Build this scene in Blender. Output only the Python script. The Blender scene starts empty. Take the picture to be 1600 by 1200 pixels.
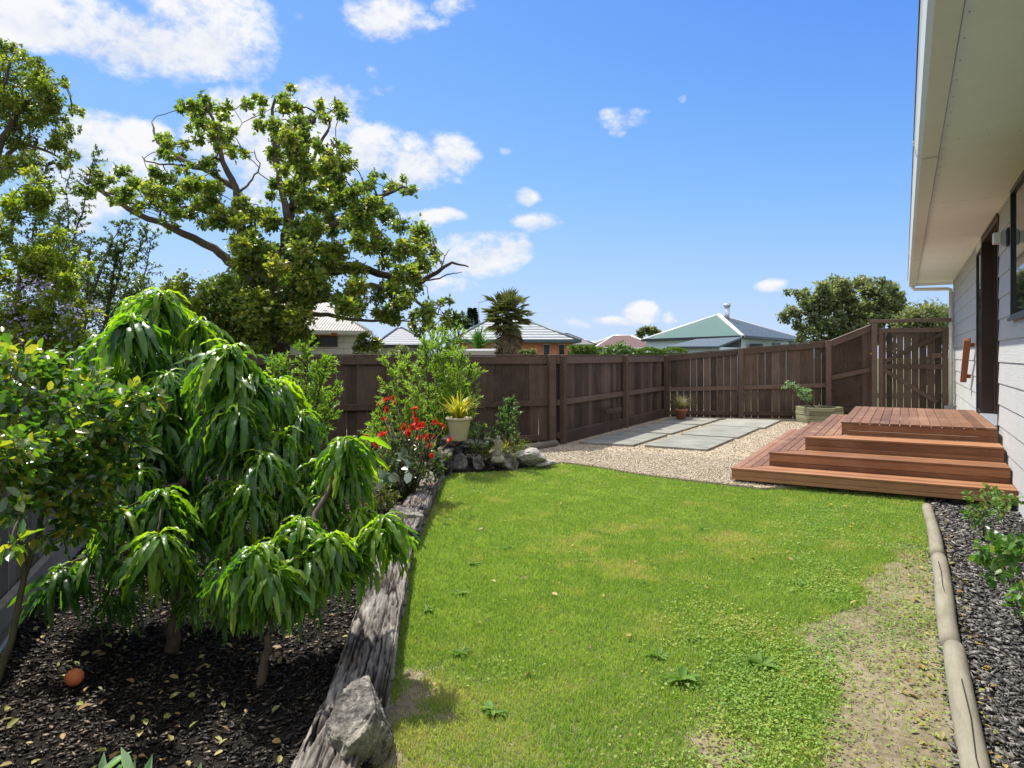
import bpy, bmesh, math, random
import numpy as np
from mathutils import Vector, noise as mnoise
random.seed(7); RNG=np.random.default_rng(7)
S=bpy.context.scene; COL=S.collection
rad=math.radians
# ---------------------------------------------------------------- survey: camera height and bearing, used to turn
# sightings of the photograph into metres (x right, square to the house wall; y along the wall; z up)
F=1067.0; HC=1.40; VX,VY=1413.0,556.0
TH=math.atan((VX-800)/F); CT,ST=math.cos(TH),math.sin(TH)
def G(px,py,z=0.0):
    d=F*(HC-z)/(py-VY); r=(px-800)/F*d
    return (r*CT-d*ST, r*ST+d*CT)
def W(px,py,d):
    r=(px-800)/F*d
    return np.array((r*CT-d*ST, r*ST+d*CT, HC-(py-VY)*d/F))
def Vv(p): return Vector((float(p[0]),float(p[1]),float(p[2])))
# ---------------------------------------------------------------- object helpers
def props(o,label=None,cat=None,group=None,kind=None):
    if label: o['label']=label
    if cat: o['category']=cat
    if group: o['group']=group
    if kind: o['kind']=kind
    return o
def thing(name,label,cat,loc=(0,0,0),group=None):
    o=bpy.data.objects.new(name,None); COL.objects.link(o); o.location=Vv(loc); o.empty_display_size=.1
    return props(o,label,cat,group)
def link(name,me,m,parent=None):
    o=bpy.data.objects.new(name,me); COL.objects.link(o)
    if m is not None:
        me.materials.clear(); me.materials.append(m)
    if parent is not None:
        o.parent=parent
        p=parent; off=Vector((0,0,0))
        while p is not None: off+=p.location; p=p.parent
        o.location=-off
    return o
class MB:
    def __init__(s): s.v=[];s.f=[];s.t=[];s.sm=[]
    def add(s,vs,fs,tint=None,smooth=False):
        b=len(s.v); s.v+= [tuple(float(c) for c in v) for v in vs]; s.f+=[tuple(b+i for i in f) for f in fs]
        if tint is None: tint=random.random()
        s.t+=[tint]*len(vs); s.sm+=[smooth]*len(fs)
    def box(s,x0,x1,y0,y1,z0,z1,tint=None):
        s.add([(x0,y0,z0),(x1,y0,z0),(x1,y1,z0),(x0,y1,z0),(x0,y0,z1),(x1,y0,z1),(x1,y1,z1),(x0,y1,z1)],
              [(0,3,2,1),(4,5,6,7),(0,1,5,4),(1,2,6,5),(2,3,7,6),(3,0,4,7)],tint)
    def obox(s,c,ax,ay,az,tint=None):
        c=Vector(c);ax=Vector(ax);ay=Vector(ay);az=Vector(az)
        vs=[c-ax-ay-az,c+ax-ay-az,c+ax+ay-az,c-ax+ay-az,c-ax-ay+az,c+ax-ay+az,c+ax+ay+az,c-ax+ay+az]
        s.add(vs,[(0,3,2,1),(4,5,6,7),(0,1,5,4),(1,2,6,5),(2,3,7,6),(3,0,4,7)],tint)
    def bar(s,p,q,w,h,up=(0,0,1),tint=None):
        p=Vector(p);q=Vector(q);d=(q-p);n=d.normalized();u=Vector(up)
        side=n.cross(u)
        if side.length<1e-4: side=n.cross(Vector((1,0,0)))
        side.normalize(); u2=side.cross(n).normalized()
        s.obox((p+q)/2,d/2,side*w/2,u2*h/2,tint)
    def tube(s,path,radii,n=8,tint=None,cap=True):
        P=[Vector(p) for p in path]; k=len(P)
        if not hasattr(radii,'__len__'): radii=[radii]*k
        vs=[];ref=Vector((0.13,0.21,0.97))
        for i in range(k):
            d=(P[min(i+1,k-1)]-P[max(i-1,0)])
            d=d.normalized() if d.length>1e-9 else Vector((0,0,1))
            a=d.cross(ref)
            if a.length<.05: a=d.cross(Vector((1,0,0)))
            a.normalize(); b=d.cross(a).normalized()
            for j in range(n):
                t=2*math.pi*j/n; vs.append(P[i]+(a*math.cos(t)+b*math.sin(t))*radii[i])
        fs=[(i*n+j,i*n+(j+1)%n,(i+1)*n+(j+1)%n,(i+1)*n+j) for i in range(k-1) for j in range(n)]
        if cap: fs+=[tuple(reversed(range(n))),tuple((k-1)*n+j for j in range(n))]
        s.add(vs,fs,tint,True)
    def lathe(s,c,prof,n=24,tint=None):
        vs=[];k=len(prof)
        for r,z in prof:
            for j in range(n):
                t=2*math.pi*j/n; vs.append((c[0]+r*math.cos(t),c[1]+r*math.sin(t),c[2]+z))
        fs=[(i*n+j,i*n+(j+1)%n,(i+1)*n+(j+1)%n,(i+1)*n+j) for i in range(k-1) for j in range(n)]
        s.add(vs,fs,tint,True)
    def prism(s,poly,z0,z1,tint=None):
        n=len(poly); a=sum(poly[i][0]*poly[(i+1)%n][1]-poly[(i+1)%n][0]*poly[i][1] for i in range(n))
        if a<0: poly=poly[::-1]
        vs=[(x,y,z0) for x,y in poly]+[(x,y,z1) for x,y in poly]
        fs=[tuple(reversed(range(n))),tuple(range(n,2*n))]+[(i,(i+1)%n,n+(i+1)%n,n+i) for i in range(n)]
        s.add(vs,fs,tint)
    def mesh(s,name):
        me=bpy.data.meshes.new(name); me.from_pydata(s.v,[],s.f)
        a=me.attributes.new('tint','FLOAT','POINT'); a.data.foreach_set('value',s.t)
        me.polygons.foreach_set('use_smooth',s.sm); me.update(); return me
    def build(s,name,m,parent=None,bevel=0,seg=1):
        o=link(name,s.mesh(name),m,parent)
        if bevel:
            b=o.modifiers.new('bevel','BEVEL'); b.width=bevel; b.segments=seg; b.limit_method='ANGLE'; b.angle_limit=rad(40)
        return o
def np_mesh(name,verts,faces,tint=None,smooth=False):
    verts=np.asarray(verts,dtype=np.float32).reshape(-1,3); faces=np.asarray(faces,dtype=np.int32); k=faces.shape[1]; n=len(faces)
    me=bpy.data.meshes.new(name)
    me.vertices.add(len(verts)); me.vertices.foreach_set('co',verts.ravel())
    me.loops.add(n*k); me.loops.foreach_set('vertex_index',faces.ravel())
    me.polygons.add(n); me.polygons.foreach_set('loop_start',np.arange(0,n*k,k,dtype=np.int32))
    if smooth: me.polygons.foreach_set('use_smooth',np.ones(n,dtype=bool))
    if tint is not None:
        a=me.attributes.new('tint','FLOAT','POINT'); a.data.foreach_set('value',np.asarray(tint,dtype=np.float32))
    me.update(calc_edges=True); return me
def norm(a): return a/np.maximum(np.linalg.norm(a,axis=-1,keepdims=True),1e-9)
TPL={ # (along, side, normal) and triangles
 'simple':([(0,0,0),(.42,.5,.10),(1,0,-.06),(.42,-.5,.10)],[(0,2,1),(0,3,2)]),
 'oval':([(0,0,0),(.28,.42,.09),(.7,.40,.06),(1,0,-.10),(.7,-.40,.06),(.28,-.42,.09),(.5,0,-.02)],[(0,6,1),(1,6,2),(2,6,3),(3,6,4),(4,6,5),(5,6,0)]),
 'lobed':([(0,0,0),(.25,.55,.05),(.5,.22,0),(.75,.35,.0),(1,0,-.12),(.75,-.35,0),(.5,-.22,0),(.25,-.55,.05)],[(0,2,1),(0,6,2),(2,4,3),(2,6,4),(6,5,4),(0,7,6)]),
 'tetra':([(0,0,0),(.5,.5,.15),(1,0,0.05),(.5,-.3,-.25)],[(0,1,2),(0,3,1),(1,3,2),(0,2,3)]),
 'octa':([(0,0,0),(1,0,0),(.5,.5,0),(.5,-.5,0),(.5,0,.4),(.5,0,-.4)],[(0,4,3),(3,4,1),(1,4,2),(2,4,0),(3,5,0),(1,5,3),(2,5,1),(0,5,2)]),
 'blade':([(0,-.5,0),(0,.5,0),(.55,.38,.06),(.55,-.38,.06),(1,0,.22)],[(0,1,2),(0,2,3),(3,2,4)]),
}
def leaves(P,D,U,L,Wd,shape='simple',tint=None):
    P=np.asarray(P,float);D=norm(np.asarray(D,float));n=len(P)
    Sd=norm(np.cross(D,U)); N=np.cross(Sd,D)
    tv,tf=TPL[shape]; tv=np.array(tv);tf=np.array(tf)
    L=np.broadcast_to(L,(n,));Wd=np.broadcast_to(Wd,(n,))
    V=P[:,None]+tv[None,:,0,None]*D[:,None]*L[:,None,None]+tv[None,:,1,None]*Sd[:,None]*Wd[:,None,None]+tv[None,:,2,None]*N[:,None]*L[:,None,None]
    Fc=(tf[None]+(np.arange(n)*len(tv))[:,None,None]).reshape(-1,3)
    if tint is None: tint=RNG.random(n)
    return V.reshape(-1,3),Fc,np.repeat(tint,len(tv))
def merge(parts):
    vs=[];fs=[];ts=[];b=0
    for v,f,t in parts:
        vs.append(v);fs.append(f+b);ts.append(t);b+=len(v)
    return np.concatenate(vs),np.concatenate(fs),np.concatenate(ts)
def rdir(n): return norm(RNG.normal(size=(n,3)))
_pn=RNG.random((64,64))
def vnoise(x,y,s):
    x=np.asarray(x)*s+100;y=np.asarray(y)*s+100
    xi=np.floor(x).astype(int);yi=np.floor(y).astype(int);fx=x-xi;fy=y-yi
    fx=fx*fx*(3-2*fx);fy=fy*fy*(3-2*fy)
    g=lambda a,b:_pn[a%64,b%64]
    return (g(xi,yi)*(1-fx)+g(xi+1,yi)*fx)*(1-fy)+(g(xi,yi+1)*(1-fx)+g(xi+1,yi+1)*fx)*fy
def fbm(x,y,s): return (vnoise(x,y,s)+.5*vnoise(x,y,s*2.1)+.25*vnoise(x,y,s*4.3))/1.75
def inpoly(x,y,poly):
    ins=np.zeros(len(x),bool);n=len(poly)
    for i in range(n):
        x0,y0=poly[i];x1,y1=poly[(i+1)%n]
        c=((y0>y)!=(y1>y))&(x<(x1-x0)*(y-y0)/((y1-y0) or 1e-9)+x0); ins^=c
    return ins
def scatter(poly,n):
    a=np.array(poly);lo=a.min(0);hi=a.max(0)
    x=RNG.uniform(lo[0],hi[0],n);y=RNG.uniform(lo[1],hi[1],n);k=inpoly(x,y,poly);return x[k],y[k]
# ---------------------------------------------------------------- materials
class M:
    def __init__(s,name):
        s.m=bpy.data.materials.new(name);s.m.use_nodes=True;s.nt=s.m.node_tree;s.n=s.nt.nodes;s.n.clear()
        s.out=s.n.new('ShaderNodeOutputMaterial')
    def add(s,t,**k):
        q=s.n.new(t)
        for a,b in k.items(): setattr(q,a,b)
        return q
    def l(s,a,b): s.nt.links.new(a,b)
    def coord(s,scale=(1,1,1),rot=(0,0,0)):
        tc=s.add('ShaderNodeTexCoord');mp=s.add('ShaderNodeMapping');s.l(tc.outputs['Object'],mp.inputs[0])
        mp.inputs['Scale'].default_value=scale;mp.inputs['Rotation'].default_value=rot;return mp.outputs[0]
    def noise(s,vec,scale,detail=6,rough=.6,dist=0):
        q=s.add('ShaderNodeTexNoise');s.l(vec,q.inputs['Vector']);q.inputs['Scale'].default_value=scale
        q.inputs['Detail'].default_value=detail;q.inputs['Roughness'].default_value=rough;q.inputs['Distortion'].default_value=dist;return q.outputs['Fac']
    def ramp(s,fac,cols,lo=.3,hi=.7):
        q=s.add('ShaderNodeValToRGB');s.l(fac,q.inputs[0]);e=q.color_ramp.elements;k=len(cols)
        while len(e)<k:e.new(.5)
        for i,c in enumerate(cols):
            e[i].position=lo+(hi-lo)*i/(k-1);e[i].color=(*c,1)
        return q.outputs[0]
    def mix(s,a,b,f,mode='MIX'):
        q=s.add('ShaderNodeMix',data_type='RGBA',blend_type=mode)
        if hasattr(f,'type') or not isinstance(f,(int,float)): s.l(f,q.inputs[0])
        else:q.inputs[0].default_value=f
        for i,v in((6,a),(7,b)):
            if isinstance(v,tuple): q.inputs[i].default_value=(*v,1)
            else:s.l(v,q.inputs[i])
        return q.outputs[2]
    def math(s,op,a,b=0.0,clamp=False):
        q=s.add('ShaderNodeMath',operation=op,use_clamp=clamp)
        for i,v in((0,a),(1,b)):
            if isinstance(v,(int,float)):q.inputs[i].default_value=v
            else:s.l(v,q.inputs[i])
        return q.outputs[0]
    def tint(s):
        q=s.add('ShaderNodeAttribute',attribute_name='tint');return q.outputs['Fac']
    def bump(s,h,strength=.5,dist=.01):
        q=s.add('ShaderNodeBump');s.l(h,q.inputs['Height']);q.inputs['Strength'].default_value=strength;q.inputs['Distance'].default_value=dist;return q.outputs[0]
    def pr(s,col,rough=.7,nrm=None,spec=.4,metal=0,**k):
        q=s.add('ShaderNodeBsdfPrincipled')
        if isinstance(col,tuple):q.inputs['Base Color'].default_value=(*col,1)
        else:s.l(col,q.inputs['Base Color'])
        if isinstance(rough,(int,float)): q.inputs['Roughness'].default_value=rough
        else: s.l(rough,q.inputs['Roughness'])
        q.inputs['Specular IOR Level'].default_value=spec;q.inputs['Metallic'].default_value=metal
        if nrm is not None:s.l(nrm,q.inputs['Normal'])
        return q.outputs[0]
    def done(s,sh): s.l(sh,s.out.inputs[0]);return s.m
def plain(name,c,rough=.5,var=.15,sc=6,spec=.4,metal=0,bs=.2):
    m=M(name);v=m.coord();n=m.noise(v,sc);n2=m.noise(v,sc*9,4)
    d=tuple(x*(1-var) for x in c);l=tuple(min(1,x*(1+var)) for x in c)
    return m.done(m.pr(m.ramp(m.math('ADD',m.math('MULTIPLY',n,.7),m.math('MULTIPLY',n2,.3)),[d,c,l]),rough,m.bump(n2,bs,.003),spec,metal))
def wood(name,cols,scale=(1,1,1),rough=.75,gs=30,bs=.5,mott=None,spec=.3):
    m=M(name);t=m.tint();v=m.coord(scale)
    vv=m.add('ShaderNodeVectorMath',operation='ADD');m.l(v,vv.inputs[0]);cb=m.add('ShaderNodeCombineXYZ');o=m.math('MULTIPLY',t,37.0)
    m.l(o,cb.inputs[0]);m.l(o,cb.inputs[1]);m.l(o,cb.inputs[2]);m.l(cb.outputs[0],vv.inputs[1])
    n=m.noise(vv.outputs[0],gs,8,.65,.3);big=m.noise(m.coord(),1.7,5)
    f=m.math('ADD',m.math('MULTIPLY',n,.55),m.math('ADD',m.math('MULTIPLY',t,.40),m.math('MULTIPLY',m.math('SUBTRACT',big,.55),.5)))
    c=m.ramp(f,cols,.2,.75)
    if mott:
        f2=m.ramp(m.noise(m.coord(),3.2,7,.7),[(0,0,0),(1,1,1)],.52,.68); c=m.mix(c,mott,m.math('MULTIPLY',f2,.5))
    return m.done(m.pr(c,rough,m.bump(n,bs,.004),spec))
def leafm(name,cols,trans=.42,tc=(1.5,1.7,.55),rough=.42,spec=.5,vein=False):
    m=M(name);t=m.tint();n=m.noise(m.coord(),2.2,3)
    f=m.math('ADD',m.math('MULTIPLY',t,.75),m.math('MULTIPLY',n,.25));c=m.ramp(f,cols,.08,.92)
    n2=m.noise(m.coord(),60 if vein else 25,3)
    p=m.pr(c,rough,m.bump(n2,.25,.004),spec)
    tr=m.add('ShaderNodeBsdfTranslucent');m.l(m.mix(c,tc,1.0,'MULTIPLY'),tr.inputs[0])
    x=m.add('ShaderNodeMixShader');x.inputs[0].default_value=trans;m.l(p,x.inputs[1]);m.l(tr.outputs[0],x.inputs[2])
    return m.done(x.outputs[0])
MT={}
MT['fence']=wood('dark_stained_timber',[(.030,.019,.012),(.082,.053,.036),(.145,.100,.072)],(6,6,.6),gs=7,bs=.7,mott=(.10,.075,.06))
MT['fence_trim']=wood('dark_stained_rails',[(.058,.037,.026),(.105,.070,.050),(.155,.107,.080)],(3,3,3),gs=6,bs=.4)
MT['grey_fence']=wood('weathered_grey_palings',[(.08,.07,.055),(.17,.15,.12),(.26,.235,.19)],(6,6,.6),gs=7,bs=.6)
MT['deck']=wood('oiled_hardwood_decking',[(.12,.049,.021),(.22,.097,.042),(.32,.155,.074)],(1,1,1),rough=.5,gs=9,bs=.35,spec=.5)
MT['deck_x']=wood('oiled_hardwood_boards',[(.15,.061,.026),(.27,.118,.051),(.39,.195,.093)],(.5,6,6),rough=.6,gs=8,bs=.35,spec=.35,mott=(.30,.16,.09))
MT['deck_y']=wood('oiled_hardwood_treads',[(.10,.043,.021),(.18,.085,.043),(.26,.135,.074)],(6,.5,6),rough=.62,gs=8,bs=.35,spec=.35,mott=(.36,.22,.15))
MT['post']=wood('damp_framing_timber',[(.02,.016,.012),(.05,.042,.03),(.09,.075,.055)],(4,4,1),gs=6)
MT['sleeper']=wood('weathered_grey_sleeper',[(.05,.042,.036),(.21,.19,.165),(.46,.42,.37)],(1,1,1),gs=26,bs=.9,rough=.95,spec=.1,mott=(.20,.14,.09))
MT['pole']=wood('grey_green_round_pole',[(.14,.125,.09),(.225,.205,.155),(.315,.29,.225)],(5,.7,5),gs=7,bs=.5,rough=.85,spec=.15,mott=(.15,.13,.08))
MT['planter']=wood('green_treated_timber',[(.13,.13,.075),(.22,.22,.13),(.31,.30,.19)],(1,1,6),gs=6,bs=.4,rough=.85)
MT['bark']=wood('tree_bark',[(.035,.028,.02),(.085,.072,.052),(.15,.13,.10)],(6,6,1.5),gs=6,bs=1,rough=.95,spec=.1)
MT['stem']=wood('green_brown_stems',[(.03,.03,.015),(.07,.065,.03),(.11,.10,.05)],(6,6,1.5),gs=6,bs=.4)
MT['peachbark']=wood('peach_tree_bark',[(.05,.035,.025),(.10,.075,.055),(.16,.12,.09)],(5,5,3),gs=8,bs=.8)
def siding():
    m=M('painted_weatherboard');v=m.coord((1,1.2,5))
    n=m.noise(v,5,6,.6,1.4)
    w=m.add('ShaderNodeTexWave',wave_type='BANDS',bands_direction='Z');m.l(v,w.inputs[0])
    w.inputs['Scale'].default_value=4.5;w.inputs['Distortion'].default_value=9;w.inputs['Detail'].default_value=3;w.inputs['Detail Scale'].default_value=.7
    c=m.ramp(m.math('ADD',m.math('MULTIPLY',n,.5),m.math('MULTIPLY',m.noise(m.coord(),1.2,5),.5)),[(.40,.405,.395),(.46,.465,.455),(.51,.515,.505)],.3,.7)
    return m.done(m.pr(c,.55,m.bump(w.outputs['Fac'],.45,.003),.4))
MT['siding']=siding()
MT['soffit']=plain('cream_painted_soffit',(.80,.82,.79),.6,.05,1.5)
MT['gutter']=plain('cream_gutter_paint',(.64,.63,.56),.4,.06,2,.5)
MT['pipe']=plain('off_white_downpipe',(.70,.66,.58),.4,.05,2)
MT['brown']=plain('dark_brown_joinery',(.038,.022,.015),.42,.2,5)
MT['black']=plain('black_joinery',(.018,.018,.02),.35,.2,5)
MT['alu']=plain('aluminium_sill',(.55,.58,.62),.35,.05,4,.5,.6)
MT['greyplastic']=plain('grey_light_fitting',(.42,.42,.43),.35,.05,8)
MT['lens']=plain('pale_diffuser',(.70,.68,.66),.25,.05,8)
MT['latch']=plain('yellow_brass',(.55,.42,.10),.4,.1,8,.5,.6)
def glass(name='window_glass',c=(.02,.025,.03)):
    m=M(name);v=m.coord();n=m.noise(v,1.1,2)
    return m.done(m.pr(c,.03,m.bump(n,.04,.02),.9))
MT['glass']=glass()
def slab():
    m=M('grey_concrete_slab');v=m.coord();n=m.noise(v,2.5,8,.65);n2=m.noise(v,90,3);t=m.tint()
    c=m.ramp(m.math('ADD',m.math('MULTIPLY',n,.8),m.math('MULTIPLY',t,.2)),[(.15,.152,.13),(.215,.215,.185),(.275,.27,.235)],.35,.7)
    return m.done(m.pr(c,.85,m.bump(n2,.4,.002),.2))
MT['slab']=slab()
def rockm(name,cols,sc=7):
    m=M(name);v=m.coord();n=m.noise(v,sc,10,.72,.3);n2=m.noise(v,sc*7,6,.7);big=m.noise(v,2.3,4)
    vo=m.add('ShaderNodeTexVoronoi');m.l(v,vo.inputs[0]);vo.inputs['Scale'].default_value=sc*3
    f=m.math('ADD',m.math('MULTIPLY',n,.6),m.math('MULTIPLY',n2,.4))
    c=m.ramp(f,cols,.39,.62); li=m.ramp(big,[(0,0,0),(1,1,1)],.5,.62)
    c=m.mix(c,(.30,.29,.20),m.math('MULTIPLY',li,.35))
    h=m.math('ADD',m.math('MULTIPLY',n,1.0),m.math('MULTIPLY',n2,.35))
    return m.done(m.pr(c,.95,m.bump(h,1.0,.03),.15))
MT['rock']=rockm('grey_brown_rock',[(.035,.034,.032),(.15,.14,.125),(.44,.41,.35)],9)
MT['rock_d']=rockm('dark_rock',[(.05,.052,.055),(.14,.14,.14),(.28,.275,.26)],10)
MT['rock_l']=rockm('pale_rock',[(.20,.19,.165),(.36,.34,.30),(.52,.50,.44)],9)
MT['statue']=rockm('weathered_stone_figure',[(.20,.18,.13),(.38,.34,.25),(.52,.48,.38)],22)
def groundm(name,cols,sc,bs=.6,lo=.35,hi=.65,dist=.02):
    m=M(name);v=m.coord();n=m.noise(v,sc,10,.7);b=m.noise(v,sc*.09,5)
    c=m.ramp(m.math('ADD',m.math('MULTIPLY',n,.7),m.math('MULTIPLY',b,.3)),cols,lo,hi)
    return m.done(m.pr(c,.98,m.bump(n,bs,dist),.08))
MT['soil']=groundm('dry_sandy_soil',[(.12,.095,.063),(.205,.168,.115),(.29,.245,.172)],22)
MT['farground']=groundm('rough_ground',[(.05,.06,.025),(.10,.11,.05),(.15,.15,.08)],4)
MT['gravelbase']=groundm('crushed_gravel_bed',[(.20,.155,.105),(.36,.30,.21),(.50,.43,.32)],70,.8,dist=.01)
MT['mulchbase']=groundm('dark_bark_mulch',[(.010,.009,.008),(.022,.019,.016),(.045,.038,.030)],45,1)
def tintm(name,cols,rough=.8,spec=.2):
    m=M(name);t=m.tint();return m.done(m.pr(m.ramp(t,cols,.05,.95),rough,None,spec))
MT['pebble']=tintm('pale_pebbles',[(.15,.12,.08),(.36,.295,.205),(.48,.405,.29),(.37,.325,.26),(.60,.55,.45)])
MT['chip']=tintm('black_brown_bark_chips',[(.012,.010,.009),(.026,.021,.017),(.06,.048,.038),(.22,.17,.12)],.65,.35)
MT['chip_d']=tintm('grey_bark_chips',[(.022,.020,.019),(.060,.056,.052),(.12,.113,.105),(.27,.25,.23)],.6,.4)
MT['litter']=leafm('fallen_leaf_litter',[(.10,.06,.02),(.28,.17,.05),(.34,.28,.07),(.20,.24,.05),(.32,.16,.06)],.2,(1,1,1),.6)
MT['grass']=leafm('mown_grass',[(.46,.40,.19),(.35,.40,.12),(.26,.37,.08),(.165,.285,.052),(.33,.43,.11)],.42,(1.35,1.45,.55),.5,.3)
MT['clover']=leafm('clover_mat',[(.10,.22,.03),(.16,.28,.04),(.22,.33,.05),(.29,.35,.06),(.30,.22,.07)],.35,(1.3,1.5,.5),.5,.3)
MT['weed']=leafm('broadleaf_weed',[(.07,.16,.025),(.12,.22,.035),(.18,.28,.06)],.35,(1.3,1.5,.5),.65,.2)
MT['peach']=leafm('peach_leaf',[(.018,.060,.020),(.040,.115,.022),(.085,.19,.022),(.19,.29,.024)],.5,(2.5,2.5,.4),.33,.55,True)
MT['rose']=leafm('rose_leaf',[(.028,.075,.026),(.05,.12,.026),(.12,.20,.03),(.24,.22,.045)],.48,(2.1,2.2,.5),.24,.8,True)
MT['roseR']=leafm('light_rose_leaf',[(.05,.13,.03),(.085,.19,.035),(.15,.25,.06),(.26,.21,.07)],.35,(1.4,1.6,.6),.45,.4,True)
MT['tree']=leafm('broad_tree_leaf',[(.045,.082,.022),(.085,.135,.030),(.14,.19,.035),(.25,.24,.045)],.45,(1.9,2.0,.6),.4,.5)
MT['maple']=leafm('maple_leaf',[(.038,.072,.020),(.075,.125,.030),(.135,.19,.038),(.27,.25,.05)],.5,(1.9,2.0,.6),.4,.5)
MT['tree2']=leafm('distant_tree_leaf',[(.06,.085,.045),(.11,.14,.07),(.17,.195,.095),(.23,.235,.11)],.45,(1.5,1.6,.8),.5,.4)
MT['hedge']=leafm('hedge_leaf',[(.04,.08,.012),(.085,.15,.02),(.14,.20,.03)],.35,(1.5,1.6,.5),.5,.3)
MT['lime']=leafm('yellow_green_leaf',[(.05,.085,.018),(.10,.15,.024),(.19,.23,.03),(.31,.28,.06)],.5,(1.7,1.8,.5),.4,.5)
MT['lime2']=leafm('bright_yellow_green_leaf',[(.045,.085,.018),(.095,.155,.024),(.19,.25,.032),(.32,.30,.06)],.52,(1.7,1.8,.5),.4,.5)
MT['thorn']=leafm('small_dark_leaf',[(.035,.07,.018),(.07,.12,.028),(.13,.17,.04)],.42,(1.5,1.6,.6),.35,.5)
MT['willow']=leafm('narrow_green_leaf',[(.08,.17,.025),(.15,.27,.035),(.24,.36,.05),(.34,.42,.13)],.45,(1.4,1.6,.5),.35,.5)
MT['willow2']=leafm('grey_green_leaf',[(.06,.12,.04),(.11,.18,.06),(.19,.26,.11)],.35,(1.3,1.5,.7),.4,.5)
MT['dahlia']=leafm('dahlia_leaf',[(.03,.065,.02),(.05,.10,.03),(.10,.14,.04),(.14,.10,.05)],.3,(1.5,1.7,.6),.3,.6)
MT['red']=leafm('red_petal',[(.45,.015,.01),(.62,.035,.014),(.75,.09,.02)],.35,(1.3,1.2,1),.5,.3)
MT['purple']=leafm('purple_petal',[(.13,.10,.26),(.24,.20,.40),(.38,.33,.52)],.35,(1.2,1.2,1.2),.5,.3)
MT['yellow']=leafm('yellow_petal',[(.6,.42,.02),(.75,.55,.03)],.2,(1,1,1),.5,.3)
MT['strap']=leafm('yellow_strap_leaf',[(.20,.26,.03),(.42,.40,.045),(.58,.48,.055)],.4,(1.4,1.4,.5),.4,.5)
MT['dryg']=leafm('straw_green_grass',[(.12,.13,.05),(.20,.19,.08),(.28,.25,.12)],.3,(1.3,1.3,.7),.5,.3)
MT['palm']=leafm('palm_frond',[(.07,.10,.04),(.12,.15,.055),(.19,.20,.08)],.25,(1.4,1.4,.6),.4,.5)
MT['deadpalm']=leafm('dead_palm_frond',[(.17,.13,.08),(.27,.21,.13),(.36,.29,.19)],.15,(1,1,1),.7,.2)
MT['yucca']=leafm('yucca_leaf',[(.05,.14,.03),(.09,.20,.04),(.13,.25,.06)],.3,(1.4,1.5,.5),.4,.5)
MT['lamb']=leafm('pale_felted_leaf',[(.14,.27,.11),(.22,.36,.17),(.32,.45,.24)],.3,(1.2,1.4,.6),.6,.3,True)
MT['redtwig']=plain('reddish_dry_twigs',(.24,.11,.07),.8,.3)
MT['conifer']=leafm('conifer_needle',[(.015,.03,.015),(.03,.05,.025)],.1,(1,1,1),.6,.2)
MT['cream_pot']=plain('cream_glazed_pot',(.44,.38,.25),.55,.12,5)
MT['terracotta']=plain('terracotta',(.33,.13,.07),.8,.2,12)
MT['hose']=plain('blue_grey_hose',(.20,.23,.28),.4,.1,8)
MT['peachfruit']=plain('peach_skin',(.60,.17,.06),.55,.35,9)
MT['handle']=wood('reddish_timber_handle',[(.16,.055,.025),(.26,.09,.04),(.34,.13,.06)],(5,5,1),gs=7,bs=.2)
# ---------------------------------------------------------------- world
SUN=Vector((-1,.40,1.76)).normalized()
EL=math.asin(SUN.z); AZ=math.atan2(SUN.x,SUN.y)
CLOUDS=[(60,20,150,42,1),(200,48,150,50,1),(330,60,100,38,1),(395,92,48,24,.7),(290,10,130,35,1),
 (600,22,62,34,.9),(655,38,50,16,.6),(720,8,38,16,.7),
 (140,225,70,40,1),(205,215,55,28,1),(90,270,130,50,.6),(240,215,26,26,.9),(170,290,130,60,.8),(120,330,90,40,.6),
 (345,200,60,50,1),(400,185,70,45,1),(460,190,60,40,1),(525,165,50,38,1),(545,200,32,28,.8),(420,260,120,60,.85),(500,250,70,50,1),
 (585,245,55,34,1),(650,260,55,32,.95),(705,240,38,26,1),(660,280,50,16,.6),
 (690,341,38,10,.9),(660,345,40,12,.5),(820,305,24,14,.9),(775,318,40,12,.35),(832,350,38,17,1),
 (790,386,34,20,1),(745,398,52,28,1),(700,400,36,22,.8),(690,440,46,18,.8),(640,440,60,30,.6),
 (975,185,30,16,.55),(968,203,14,12,.5),(1000,170,18,7,.4),(795,230,15,6,.5),(1058,150,8,8,.35),(600,150,20,10,.4),(480,22,14,8,.3),(590,120,10,14,.35),
 (1003,482,28,15,1),(965,495,38,9,.8),(903,504,30,10,.8),(850,506,16,7,.5),(1045,487,12,8,.6),(940,527,70,10,.5),(1050,525,60,8,.4),
 (1200,449,24,10,.9),(1225,490,30,7,.4),(1455,470,30,10,.5),(1420,455,14,6,.4),(640,520,60,14,.5)]
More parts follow.
